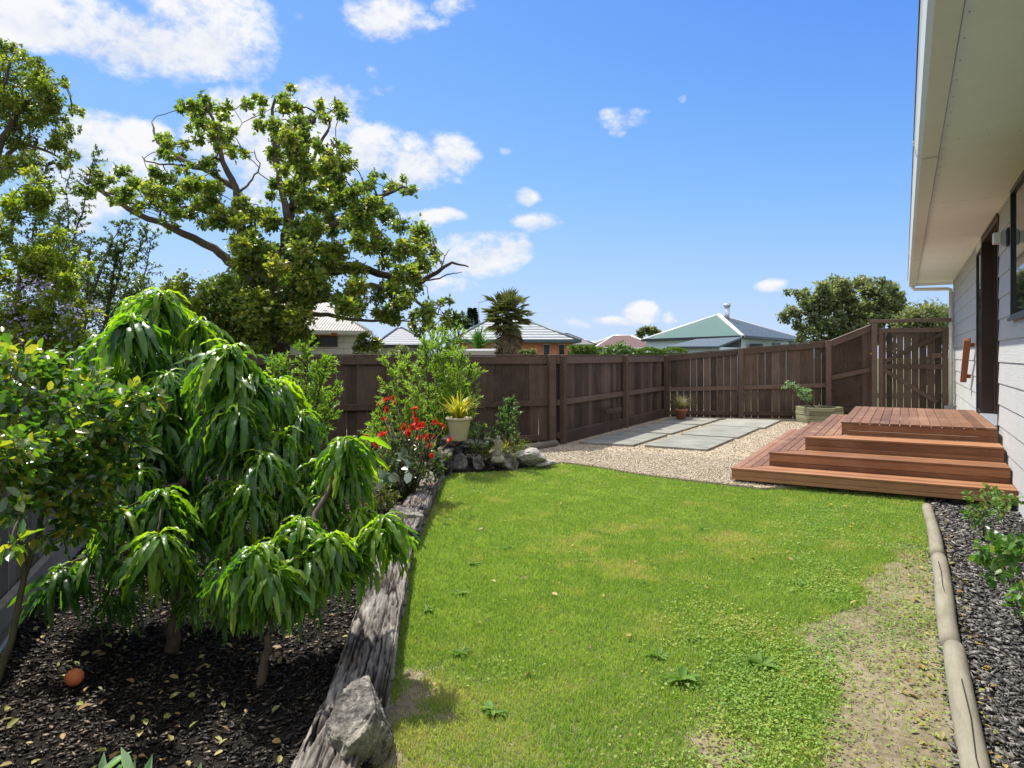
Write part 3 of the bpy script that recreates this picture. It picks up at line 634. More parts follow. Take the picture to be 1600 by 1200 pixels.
# ---------------------------------------------------------------- house
WX=.92;YE=17.05;Y0=-4.0;SZ=2.995
house=thing('house','white weatherboard house wall with cream eaves and gutter on the right','house',(3,8,0))
DY0,DY1=9.29,11.06;SY0,SY1=11.10,11.79;DZ0,DZ1=TZ[3]+.01,2.96
WY0,WY1,WZ0,WZ1=5.9,8.12,1.745,2.90
def spans(z0,z1):
    sp=[(Y0,YE)]
    for a,b,c,d in [(DY0,SY1+.02,DZ0-.06,3.2),(WY0,WY1,WZ0,WZ1+.3)]:
        if z1>c+.01 and z0<d-.01:
            ns=[]
            for s,e in sp:
                if b<=s or a>=e: ns.append((s,e))
                else:
                    if a>s: ns.append((s,a))
                    if b<e: ns.append((b,e))
            sp=ns
    return sp
w=MB();EX=.2335;z=1.334-EX*7
cuts=sorted([DZ0-.06,WZ0])
while z<SZ:
    zt=min(z+EX,SZ); pieces=[(z,zt)]
    for c in cuts:
        if z+.01<c<zt-.01: pieces=[(z,c),(c,zt)]
    for (a,b) in pieces:
        for s,e in spans(a,b):
            fa=(a-z)/EX;fb=(b-z)/EX
            xa=WX-.016+.011*fa;xb=WX-.016+.011*fb
            if abs(a-z)<1e-6: # butt drop edge
                pass
            w.add([(xa,s,a),(WX+.02,s,a),(WX+.02,e,a),(xa,e,a),(xb,s,b),(WX+.02,s,b),(WX+.02,e,b),(xb,e,b)],
                  [(0,3,2,1),(4,5,6,7),(0,1,5,4),(1,2,6,5),(2,3,7,6),(3,0,4,7)],.5)
    z+=EX
w.build('weatherboards',MT['siding'],house)
q=MB();q.box(WX+.021,WX+.2,Y0,DY0-.02,-.3,SZ);q.box(WX+.021,WX+.2,SY1+.02,YE-.002,-.3,SZ);q.box(WX+.26,8,Y0,YE-.05,-.3,SZ);q.build('inner_wall',MT['soffit'],house)
q=MB();q.box(WX-.028,WX+.06,YE-.0,YE+.055,-.2,SZ);q.build('corner_board',MT['siding'],house,.003)
# end wall
q=MB();q.box(WX+.06,8,YE,YE+.03,-.2,SZ);q.build('end_wall',MT['siding'],house)
YG=17.55
sf=MB();yy=Y0
for e in [1.2,3.6,6.0,8.4,10.8,13.2,15.6,YG]:
    sf.box(.240,WX+.1,yy,e-.006,SZ,SZ+.02,.5);yy=e
o=sf.build('soffit',MT['soffit'],house)
q=MB()
for y_ in np.arange(2.0,YG,.30):
    q.lathe((.262,y_,SZ-.0022),[(0,0),(.0045,0),(.0045,.003),(0,.003)],6,.1)
for yj in [3.6,6.0,8.4,10.8,13.2,15.6]:
    for x_ in np.arange(.35,.9,.18): q.lathe((x_,yj-.03,SZ-.0022),[(0,0),(.004,0),(.004,.003),(0,.003)],6,.1)
props(q.build('nail_row',plain('rusty_nail_heads',(.16,.13,.10),.7),house),kind='stuff')
gh=HC+1.53
g=MB();pr_=[(.225,gh+.30),(.225,gh+.0),(.115,gh-.01),(.088,gh+.02),(.074,gh+.10),(.066,gh+.125),(.074,gh+.135),(.082,gh+.118),(.095,gh+.03),(.212,gh+.012),(.212,gh+.30)]
n=len(pr_);g.add([(x,Y0,z) for x,z in pr_]+[(x,YG,z) for x,z in pr_],[(i,(i+1)%n,n+(i+1)%n,n+i) for i in range(n)]+[tuple(range(n)),tuple(reversed(range(n,2*n)))],.5)
g.build('gutter',MT['gutter'],house)
for yb in [6.15,12.6]:
    b=MB();b.tube([(.062,yb,gh+.137),(.058,yb,gh+.12),(.07,yb,gh+.08),(.082,yb,gh+.015),(.115,yb,gh-.017),(.215,yb,gh-.008)],.0035,6);b.build('gutter_bracket',MT['gutter'],house)
b=MB();b.box(.226,WX+.1,YG+.001,YG+.03,SZ-.05,SZ+.16);b.build('barge_board',MT['soffit'],house)
rf=MB();rf.add([(.06,Y0,gh+.14),(5,Y0,gh+1.9),(5,YG+.05,gh+1.9),(.06,YG+.05,gh+.14),(.06,Y0,gh+.18),(5,Y0,gh+1.94),(5,YG+.05,gh+1.94),(.06,YG+.05,gh+.18)],[(0,3,2,1),(4,5,6,7),(0,1,5,4),(1,2,6,5),(2,3,7,6),(3,0,4,7)]);rf.build('roof',plain('dark_roof_metal',(.10,.10,.10),.5),house)
dp=MB();yd=YE-.09;xd=WX-.075
dp.tube([(.16,yd+.30,gh+.01),(.16,yd+.30,gh-.05),(.19,yd+.29,gh-.085),(xd-.06,yd+.02,gh-.125),(xd,yd,gh-.15),(xd,yd,gh-.20)],.036,12)
dp.tube([(xd,yd,gh-.19),(xd,yd,.02)],.038,14)
for zc in (2.0,1.22): dp.tube([(xd,yd,zc),(xd,yd,zc+.04)],.043,14); 
dp.build('downpipe',MT['pipe'],house)
b=MB();b.box(xd-.12,xd+.07,yd-.10,yd+.08,-.1,.36);b.build('drain_surround',plain('grey_concrete_drain',(.35,.35,.33),.9),house,.01)
# door
J=MB()
J.box(WX-.022,WX+.15,DY1,DY1+.038,DZ0-.05,DZ1);J.box(WX-.022,WX+.15,DY0-.03,DY0,DZ0-.05,DZ1);J.box(WX-.022,WX+.15,DY0,DY1,DZ1-.05,DZ1)
dj=J.build('door',MT['brown'],house,.003)
q=MB();q.box(WX+.151,WX+.175,DY0-.03,DY1+.04,DZ0,DZ1);q.build('door_pane',MT['glass'],dj)
q=MB()
for y in (DY0+.86,): q.box(WX+.11,WX+.149,y-.04,y+.04,DZ0,DZ1-.05)
q.box(WX+.11,WX+.149,DY1-.09,DY1,DZ0,DZ1-.05);q.box(WX+.11,WX+.149,DY0,DY0+.08,DZ0,DZ1-.05);q.build('door_stile',MT['brown'],dj,.003)
q=MB();q.box(WX-.045,WX+.149,DY0,DY1,DZ0-.045,DZ0-.003);q.build('door_sill',MT['alu'],dj,.004)
# sidelight
sd=MB();x0=WX-.03
for (a,b,c,d) in [(SY0,SY0+.035,DZ0-.03,DZ1-.1),(SY1-.035,SY1,DZ0-.03,DZ1-.1),(SY0+.035,SY1-.035,DZ1-.14,DZ1-.1),(SY0+.035,SY1-.035,DZ0-.03,DZ0+.02)]: sd.box(x0,WX+.02,a,b,c,d)
so_=sd.build('sidelight',MT['black'],house,.002)
q=MB();q.box(WX-.012,WX-.004,SY0+.03,SY1-.03,DZ0,DZ1-.12);q.build('sidelight_pane',MT['glass'],so_)
q=MB();q.box(x0,WX+.02,SY0,SY1,DZ1-.098,SZ-.002);q.box(x0,WX+.02,SY1-.0,SY1+.018,DZ0-.05,SZ-.002);q.build('sidelight_trim',MT['soffit'],house)
q=MB();q.box(x0,WX+.02,DY0-.0,DY1,DZ1+.001,SZ-.002);q.build('door_head_trim',MT['brown'],house)
# window
wn=MB();x0=WX-.035
for (a,b,c,d) in [(WY0,WY0+.045,WZ0,WZ1+.1),(WY1-.045,WY1,WZ0,WZ1+.1),(WY0+.045,WY1-.045,WZ1+.05,WZ1+.1),(WY0+.045,WY1-.045,WZ0,WZ0+.05),(WY0+1.2,WY0+1.25,WZ0+.05,WZ1+.05)]: wn.box(x0,WX+.02,a,b,c,d)
wo=wn.build('window',MT['black'],house,.002)
q=MB();q.box(x0-.02,x0-.001,WY0-.02,WY1+.02,WZ0-.012,WZ0+.02);q.build('window_sill',MT['black'],wo,.002)
q=MB();q.box(WX-.012,WX-.002,WY0+.03,WY1-.03,WZ0+.03,WZ1+.07);q.build('window_pane',MT['glass'],wo)
# wall light
wl=thing('wall_light','grey boxy outdoor wall light beside the brown door','wall light',(WX,8.35,2.58))
q=MB();q.box(WX-.04,WX-.014,8.29,8.41,2.49,2.67);q.build('backplate',MT['black'],wl,.004)
q=MB();q.box(WX-.085,WX-.041,8.31,8.40,2.50,2.65);q.build('housing',MT['greyplastic'],wl,.006,2)
q=MB();q.box(WX-.15,WX-.086,8.30,8.41,2.52,2.63);q.build('diffuser',MT['lens'],wl,.01,3)
# timber grab handle
gy0=12.6
hd=thing('grab_handle','slanted reddish timber grab handle fixed to the white wall','handle',(WX,12.5,1.3))
q=MB();q.bar((WX-.11,12.95,1.00),(WX-.11,12.10,1.64),.055,.085,(1,0,0));q.build('grip',MT['handle'],hd,.006,2)
for (y,z) in [(12.85,1.08),(12.22,1.56)]:
    q=MB();q.box(WX-.085,WX-.018,y-.025,y+.025,z-.03,z+.03);q.build('standoff',MT['handle'],hd,.003)
# ---------------------------------------------------------------- fences
def fence(name,label,cat,A,B,zA,zB,posts,z0=.0,gap=.002,pw=.147,mat='fence',tmat='fence_trim',rails=(.62,.14),cap=True,fascia=True,backside=None,group=None,gapv=.0,front=1,railrel=None,capw=.10):
    A=Vector((*A,0));B=Vector((*B,0));d=B-A;L=d.length;d.normalize();nn=Vector((d.y,-d.x,0))*front # nn towards the garden
    root=thing(name,label,cat,(A+B)/2,group)
    zt=lambda s:zA+(zB-zA)*s/L
    m=MB();s=0
    while s<L-.02:
        w=min(pw+random.uniform(-.003,.003),L-s);h=zt(s+w/2)-.03
        g=gap+random.random()*gapv
        c=A+d*(s+w/2)-nn*.012+nn*random.uniform(-.003,.003)
        lean=random.uniform(-.004,.004)
        hh=(h-z0)/2
        m.obox(c+Vector((0,0,z0+hh)),d*(w/2-g/2),nn*.008,Vector((0,0,hh))+d*lean)
        s+=w
    m.build('palings',MT[mat],root)
    for i,rz in enumerate(rails):
        m=MB();za=z0+(zA-z0)*rz if railrel else rz;zb=za+((zB-zA)*(rz/zA)) if not railrel else z0+(zB-z0)*rz
        m.bar(A+nn*.022+Vector((0,0,za)),B+nn*.022+Vector((0,0,zb)),.045,.09);m.build('rail',MT[tmat],root,.003)
    if fascia:
        m=MB();m.bar(A+nn*.024+Vector((0,0,zA-.085)),B+nn*.024+Vector((0,0,zB-.085)),.035,.12);m.build('top_rail',MT[tmat],root,.003)
    if cap:
        m=MB();m.bar(A+Vector((0,0,zA-.010)),B+Vector((0,0,zB-.010)),capw,.022);m.build('capping',MT[tmat],root,.003)
    for s in posts:
        m=MB();c=A+d*s+nn*.080;h=zt(s)+.0
        m.obox(c+Vector((0,0,(h+z0-.2)/2)),d*.055,nn*.045,Vector((0,0,(h-z0+.2)/2)));
        o=m.build('post',MT[tmat],root,.006)
    return root,A,B,d,nn
P0=(-8.6,5.45);P1=(-4.78,9.70);P2=(-4.80,15.38);P3=(-1.40,16.45);P4=(-.62,17.0)
L1=math.hypot(P1[0]-P0[0],P1[1]-P0[1])
fence('timber_fence','dark brown paling fence running diagonally behind the flower bed','fence',P0,P1,1.42,1.42,[.2,1.75,3.1,4.05,5.62],rails=(.66,.12))
fence('timber_fence','dark brown paling fence running along the slabs toward the back corner','fence',P1,P2,1.42,1.415,[.12,2.95,5.6],rails=(.66,.14))
fence('timber_fence','dark brown gapped back fence behind the slabs and planter','fence',P2,P3,1.42,1.74,[1.68,3.50],rails=(.62,.10),gap=.0015,gapv=.007)
fence('timber_fence','short raking fence section rising up to the gate post','fence',P3,P4,1.74,2.10,[],rails=(.92,.2),gap=.002)
# bottom retaining pole and board along the fence
def ret(name,p,q_,label,cat,round_=True,r=.055,z=.03,mat='pole'):
    m=MB()
    if round_: m.tube([p,((p[0]+q_[0])/2,(p[1]+q_[1])/2,(p[2]+q_[2])/2+.004),q_],r,14)
    else: m.bar(p,q_,.045,.20)
    o=m.build(name,MT[mat],None,0 if round_ else .004);props(o,label,cat);return o
ret('round_pole',(-4.95,8.05,.05),(-4.70,9.55,.04),'mossy round pole lying along the foot of the diagonal fence','log edging')
ret('retaining_board',(-4.715,9.85,.08),(-4.735,15.2,.08),'dark retaining board at the foot of the fence beside the slabs','board',False,mat='fence')
m=MB();m.box(-4.73,-4.68,11.6,12.35,.34,.42);o=m.build('timber_offcut',MT['fence_trim'],None,.004);props(o,'short timber block screwed low onto the fence palings','timber block')
# grey fence on the left
gA=(-3.86+.848*1.5,1.66-.666*1.5);gB=(-3.86-.848*5.55,1.66+.666*5.55)
fence('paling_fence','pale grey unpainted paling fence at the far left behind the roses','fence',gA,gB,1.22,1.22,[1.0,3.7],mat='grey_fence',tmat='grey_fence',rails=(),gap=.012,gapv=.012,cap=False,fascia=False,front=1)
dg=Vector((gB[0]-gA[0],gB[1]-gA[1],0)).normalized();ng=Vector((dg.y,-dg.x,0))
m=MB();m.bar(Vector((*gA,.10))+ng*.03,Vector((*gB,.10))+ng*.03,.045,.22);o=m.build('retaining_board',MT['grey_fence'],None,.004);props(o,'grey timber board at the foot of the pale paling fence','board')
m=MB();pa=Vector((*gA,0))+ng*.10
m.tube([pa+dg*s+ng*(.02*math.sin(s*2.3))+Vector((0,0,.045+.05*max(0,math.sin(s*1.1)))) for s in np.linspace(.2,3.6,24)],.011,8);o=m.build('garden_hose',MT['hose']);props(o,'blue grey hose lying along the foot of the grey fence','hose')
# gate
gx0,gx1,gy=-.56,.80,17.0
gate=thing('garden_gate','dark brown timber gate with diagonal braces beside the house corner','gate',(.1,gy,0))
m=MB();m.box(gx0-.06,gx0+.05,gy-.13,gy-.02,-.1,2.115);m.build('gate_post',MT['fence_trim'],gate,.006)
m=MB();m.box(gx0-.10,gx1+.05,gy-.12,gy+.0,2.118,2.19);m.build('lintel',MT['fence_trim'],gate,.005)
m=MB();x=gx0+.07;gws=[.15,.125,.075,.13,.145,.14,.145,.14,.13]
i=0
while x<gx1-.02:
    wv=gws[i%9];m.box(x,min(x+wv-.009,gx1),gy-.018,gy-.002,.12,1.99-.02*random.random());x+=wv;i+=1
m.build('gate_boards',MT['fence'],gate)
m=MB();m.box(gx0+.07,gx0+.16,gy-.06,gy-.019,.1,2.0);m.box(gx1-.10,gx1-.0,gy-.06,gy-.019,.1,2.0);m.box(gx0+.161,gx1-.101,gy-.06,gy-.019,1.90,2.0);m.box(gx0+.161,gx1-.101,gy-.06,gy-.019,1.12,1.22);m.box(gx0+.161,gx1-.101,gy-.06,gy-.019,.15,.25);m.build('gate_frame',MT['fence_trim'],gate,.004)
m=MB();m.bar((gx0+.17,gy-.039,1.26),(gx1-.11,gy-.039,1.86),.038,.085);m.bar((gx0+.17,gy-.039,1.10),(gx1-.2,gy-.039,.42),.038,.085);m.build('brace',MT['fence_trim'],gate,.003)
m=MB()
m.box(gx1-.30,gx1-.101,gy-.075,gy-.061,1.36,1.46);m.box(gx1-.30,gx1-.245,gy-.075,gy-.061,1.22,1.359);m.build('latch_plate',MT['fence_trim'],gate,.003)
m=MB();m.box(gx0-.085,gx0-.062,gy-.12,gy-.10,1.435,1.46);m.build('gate_latch',MT['latch'],gate)
# ---------------------------------------------------------------- planter, pots, figure
c=G(1277,661,0);pc=(c[0]+.02,c[1]+.2)
pl=thing('timber_planter','hexagonal planter of stacked green treated timber beside the deck','planter',(pc[0],pc[1],0))
for k in range(4):
    m=MB();R=.47-.006*(k%2);r=R-.06;z0=.002+k*.083
    for j in range(6):
        a0=rad(60*j+12);a1=rad(60*(j+1)+12)
        P=[(pc[0]+R*math.cos(a0),pc[1]+R*math.sin(a0)),(pc[0]+R*math.cos(a1),pc[1]+R*math.sin(a1)),(pc[0]+r*math.cos(a1),pc[1]+r*math.sin(a1)),(pc[0]+r*math.cos(a0),pc[1]+r*math.sin(a0))]
        m.prism(P,z0,z0+.078)
    m.build('planter_course',MT['planter'],pl,.008,2)
m=MB();m.prism([(pc[0]+.40*math.cos(rad(60*j+12)),pc[1]+.40*math.sin(rad(60*j+12))) for j in range(6)],.2,.30);m.build('potting_soil',MT['mulchbase'],pl)
# ---- plants
def fol(name,parts,m,parent):
    v,f,t=merge(parts);o=link(name,np_mesh(name,v,f,t),m,parent);return o
SOFT=[False]
def clump(c,r,n,L,wr,shape='simple',squash=(1,1,1),sub=0,droop=0,tb=.5,ts=.25,up=.0,shell=.0):
    """leaves through a blob-shaped volume, gathered into sub-clumps so that gaps remain"""
    c=np.asarray(c,float);sq=np.array(squash)
    if SOFT[0]:
        off=RNG.normal(0,1,(n,3))*r*.62;st=RNG.normal(0,.10)
    elif sub>0:
        cc=norm(RNG.normal(size=(sub,3)))*(RNG.random((sub,1))**(1/2.2))*r*.9
        idx=RNG.integers(0,sub,n);off=cc[idx]+RNG.normal(0,1,(n,3))*r*.24
        st=RNG.normal(0,.12,sub)[idx]
    else:
        off=norm(RNG.normal(size=(n,3)))*((shell+(1-shell)*RNG.random((n,1)))**(1/2.4))*r;st=0
    P=c+off*sq
    D=norm(norm(off)*.7+rdir(n)*.8+np.array([0,0,up-droop]));U=norm(np.tile((0,0,1.),(n,1))+rdir(n)*.8)
    Ls=L*RNG.uniform(.65,1.25,n)
    return leaves(P,D,U,Ls,Ls*wr,shape,np.clip(tb+st+RNG.normal(0,ts,n),0,1))
def twigs(m,nodes,targets,r0=.02,r1=.006,seg=5,n=5,wob=.12):
    """join each target to the nearest existing branch node by a crooked twig"""
    nodes=[(Vv(p),r) for p,r in nodes];tg=[Vv(t) for t in targets]
    base=nodes[0][0];tg.sort(key=lambda p:min((p-q).length for q,_ in nodes))
    for t in tg:
        q,r=min(nodes,key=lambda a:(a[0]-t).length+(0 if a[1]>r1 else .05))
        L=(t-q).length
        if L<1e-3: continue
        pts=[];rr=[];ra=min(r*.7,r0);off=Vector((random.gauss(0,1),random.gauss(0,1),random.gauss(0,.6)))*L*wob
        for i in range(seg+1):
            s=i/seg;p=q.lerp(t,s)+off*math.sin(math.pi*s)+Vector((random.gauss(0,1),random.gauss(0,1),random.gauss(0,1)))*L*.02*(0<i<seg);p.z+=L*.10*math.sin(math.pi*s)
            pts.append(p);rr.append(ra+(r1-ra)*s);nodes.append((p,rr[-1]))
        m.tube(pts,rr,n)
def limbpath(pts,d,r0,r1,dj=0):
    k=len(pts);out=[]
    for i,p in enumerate(pts):
        s=i/(k-1);out.append((W(p[0],p[1],d+dj*s),r0+(r1-r0)*s))
    # refine
    res=[]
    for i in range(k-1):
        a,ra=out[i];b,rb=out[i+1]
        for j in range(4):
            s=j/4;res.append((a+(b-a)*s+(RNG.normal(0,1,3)*np.linalg.norm(b-a)*.025 if j else 0),ra+(rb-ra)*s))
    res.append(out[-1]);return res
def tree(name,label,cat,d,limbs,blobs,L,wr,mat,dens,shape='simple',bark='bark',depthf=.55,sub=9,rk=1.0,lr=1.0,frag=0,fr=.45,fo=.62,group=None,base=None,subr=8,tb=.5,twig=(.05,.012),ybase=None,lean=0):
    """limbs: list of (sightings, r0, r1, depth change); blobs: (px, py, r) sightings of leaf clumps about distance d"""
    b=W(*(base or limbs[0][0][0]),d);root=thing(name,label,cat,(b[0],b[1],0),group)
    m=MB();nodes=[]
    for (pts,r0,r1,dj) in limbs:
        lp=limbpath(pts,d,r0*lr,r1*lr,dj);m.tube([p for p,_ in lp],[r for _,r in lp],9);nodes+=lp
    parts=[];tg=[]
    if frag:
        b2=[]
        for (px,py,r) in blobs:
            k=frag+(3 if (name=='maple_tree' and 340<px<520 and py>380) else 0)
            for _ in range(k): b2.append((px+random.gauss(0,r*fo),py+random.gauss(0,r*fo*.8),r*fr*random.uniform(.7,1.3)))
        blobs=b2
    xs=[q[0] for q in blobs];mx=sum(xs)/len(xs);half=max(1,max(abs(x-mx) for x in xs))
    for (px,py,r) in blobs:
        rw=r*rk*d/F;n=max(20,int(dens*r*r))
        span=max(.15,math.sqrt(max(0,1-((px-mx)/half)**2)))*half*d/F*depthf
        dd=d+random.uniform(-span,span)*.8
        # real branches carry each blob at its own distance
        c=W(px,py,dd)
        parts.append(clump(c,rw,n,L,wr,shape,(1.05,1.05,.9),max(3,int(sub*(r/25))),tb=tb));tg.append(c)
    twigs(m,nodes,tg,*twig)
    if len(tg)>0:
        nodes2=[(t,twig[1]) for t in tg];ex=[]
        for t,(px,py,r) in zip(tg,blobs):
            for _ in range(2 if frag else 3): ex.append(Vv(t)+Vector(tuple(rdir(1)[0]))*r*d/F*.8)
        twigs(m,nodes2,ex,twig[1],twig[1]*.45,3,4)
    m.build('trunk',MT[bark],root)
    fol('crown',parts,MT[mat],root);return root
# big tree behind the fence
BL=[(440,150,16),(410,157,14),(480,172,18),(512,178,15),(455,192,20),(430,222,20),(470,232,24),(500,242,16),(440,262,22),(480,272,24),(420,302,16),(458,312,24),(510,266,18),(515,292,16),
(285,167,10),(312,162,13),(322,182,18),(346,176,12),(362,202,15),(336,216,16),(376,232,12),(310,206,12),
(270,231,15),(300,242,15),(256,216,8),(330,256,13),(290,262,10),
(195,276,15),(165,286,16),(140,290,16),(210,291,17),(230,306,17),(255,286,15),(276,301,19),(300,291,18),(312,321,19),(340,302,20),(352,322,22),(250,321,13),(285,341,15),(190,311,13),(215,321,12),(322,346,17),(366,341,20),(262,352,9),
(535,236,12),(540,266,17),(520,312,24),(546,302,22),(576,291,14),(606,286,9),(631,291,11),(560,332,25),(592,322,13),(602,352,24),(560,372,28),(530,352,26),(500,332,24),(630,362,20),(652,386,18),(622,392,26),(592,402,26),(652,412,15),(682,402,9),(640,432,21),(602,432,24),(672,382,10),
(560,452,27),(602,472,24),(640,472,19),(668,490,18),(632,505,14),(590,485,16),(545,470,18),(660,514,10),(692,472,8),(700,500,6),
(470,362,28),(500,382,32),(440,402,32),(480,422,32),(520,422,28),(400,382,26),(410,422,32),(380,442,28),(440,452,36),(478,455,24),(400,472,35),(360,472,28),(440,502,36),(390,512,36),(350,512,28),(412,536,24),(380,542,26),(340,440,22),(372,382,16),(420,480,34),(405,350,18),(430,340,20)]
SOFT[0]=True
tree('maple_tree','large spreading broadleaf tree with bare crooked limbs rising behind the fence','tree',20,
 [([(430,600),(431,520),(436,470),(442,430),(446,390)],.50,.30,0),
  ([(446,390),(450,345),(463,305),(468,255),(476,210),(500,168)],.22,.05,.6),
  ([(450,345),(440,292),(430,250),(425,190),(431,150)],.14,.04,-.8),
  ([(463,300),(490,250),(512,205),(519,180)],.09,.03,.3),
  ([(434,440),(392,415),(378,372),(374,320),(367,290),(347,250),(337,205),(322,165)],.22,.04,-1.0),
  ([(367,293),(322,266),(280,246),(246,222),(240,205),(237,190)],.12,.02,1.0),
  ([(322,266),(285,258),(255,257),(228,252),(222,244)],.05,.015,1.2),
  ([(400,440),(368,415),(335,388),(270,357),(200,326),(160,300),(132,275)],.20,.05,.8),
  ([(378,360),(335,335),(290,323),(245,330)],.10,.03,-.6),
  ([(444,425),(500,430),(560,415),(620,438),(660,440),(690,420),(706,410),(732,417)],.20,.025,1.2),
  ([(660,440),(640,432),(615,410)],.05,.02,1.2),([(690,420),(695,400),(703,390)],.03,.01,1.2),([(650,442),(680,436),(705,428),(722,425)],.04,.012,.9),
  ([(438,470),(520,466),(580,445),(640,462),(684,492)],.16,.03,-1.0),
  ([(446,392),(520,352),(560,316),(600,305),(633,292)],.15,.03,-1.3),
  ([(436,480),(500,492),(560,500),(640,502)],.12,.03,1.5),
  ([(374,300),(390,285),(405,262),(398,235)],.05,.015,1.5)],
 BL,.115,.85,'maple',3.4,'lobed',depthf=.75,sub=14,rk=1.0,lr=.8,frag=4,fr=.34,fo=.78,twig=(.05,.014),tb=.55)
tree('bushy_tree','rounded bright green bushy tree left of the big maple','tree',17,[([(305,600),(306,540),(302,490)],.12,.05,0)],
 [(290,452,20),(310,470,22),(332,455,18),(280,492,24),(320,502,24),(300,522,24),(342,482,18),(262,472,18),(250,500,18),(270,530,22),(345,525,20)],.13,.6,'tree',1.6,'simple',depthf=.8,sub=9,frag=4,fr=.5)
# right-hand trees
R1=[(1320,445,14),(1295,452,14),(1345,448,14),(1370,452,14),(1395,450,10),(1250,462,10),(1270,470,14),(1240,485,8),(1225,492,8),(1262,492,14),(1290,475,18),(1315,470,18),(1340,475,18),(1365,475,18),(1390,472,16),(1408,480,12),(1300,500,18),(1275,512,12),(1330,500,18),(1360,500,18),(1390,498,16),(1280,528,10),(1310,525,14),(1340,522,14),(1370,518,14),(1245,510,8),(1405,505,12),(1400,460,8),(1255,524,8)]
tree('spreading_tree','airy domed grey green tree beyond the right end of the back fence','tree',32,[([(1298,600),(1298,530),(1302,500),(1312,465)],.35,.06,0),([(1300,505),(1340,480),(1385,465)],.14,.04,1),([(1299,510),(1270,490),(1235,485)],.12,.03,-1),([(1305,490),(1290,470),(1275,460)],.08,.03,1)],R1,.16,.8,'tree2',5.5,'simple',depthf=.7,sub=14,rk=1.1,lr=.7,frag=6,fr=.36,fo=.7,twig=(.06,.02))
tree('dense_tree','low dense dark tree showing above the gate beside the house corner','tree',27,[([(1455,600),(1455,510)],.2,.1,0)],
 [(x,y,13) for x,y in [(1425,498),(1440,492),(1455,490),(1470,494),(1482,500),(1430,512),(1448,508),(1465,510),(1480,514),(1495,500),(1500,512),(1415,508),(1440,525),(1465,525),(1490,525)]],.14,.6,'tree2',3.6,'simple',depthf=.7,tb=.55)
SOFT[0]=False
# left garden trees
tree('leafy_tree','tall overhanging tree with small yellow green leaves at the top left','tree',7.5,[([(-60,700),(-60,500),(-40,350),(-10,250),(20,190),(50,150)],.09,.02,0),([(-30,300),(30,225),(70,235),(100,250)],.03,.008,.5),([(-20,260),(0,150),(20,90)],.03,.01,-.4)],
 [(20,112,34),(60,120,14),(50,150,38),(20,192,40),(70,190,30),(88,162,18),(30,240,34),(5,72,22),(55,108,18),(98,205,14),(-40,150,60),(-60,250,60),(105,240,14),(75,230,18),(-50,70,40),(15,270,30),(118,172,8),(100,130,6)],.042,.62,'lime',1.15,'simple',depthf=.5,sub=12,rk=1.1,frag=5,fr=.45,fo=.75,twig=(.02,.006),tb=.36)
tree('flowering_shrub','yellow green shrub dotted with purple flowers at the left edge','shrub',5.6,[([(20,760),(25,600),(30,480),(20,350)],.035,.01,0),([(28,600),(70,520),(95,440)],.02,.006,.3),([(20,560),(-20,440),(-40,350)],.02,.006,-.2)],
 [(15,305,36),(8,352,46),(55,362,30),(30,420,46),(78,430,32),(108,462,26),(20,480,46),(78,500,38),(125,505,24),(-40,400,60),(40,555,46),(100,555,36),(-30,520,50),(60,600,40),(15,620,40),(130,560,24),(150,600,24),(20,560,50),(70,545,40),(170,560,22),(110,610,36),(0,470,50),(60,320,30),(40,390,46),(75,400,36),(95,435,30)],.040,.55,'lime2',1.0,'simple',depthf=.5,sub=14,rk=1.05,frag=5,fr=.42,fo=.8,twig=(.012,.004),tb=.55)
fs=[o for o in bpy.data.objects if o.name=='flowering_shrub'][0]
parts=[]
for (px,py,r) in [(25,440,14),(45,455,14),(60,470,14),(30,500,12),(75,470,12),(15,475,12),(50,520,14),(95,505,12),(110,520,10),(35,535,10),(120,490,10),(70,450,10),(100,480,10),(150,480,8),(10,510,10),(55,440,10)]:
    c=W(px,py,5.0+random.uniform(0,.35));parts.append(clump(c,r*5.2/F*1.3,26,.022,.8,'simple'))
props(fol('purple_flowers',parts,MT['purple'],fs),kind='stuff')
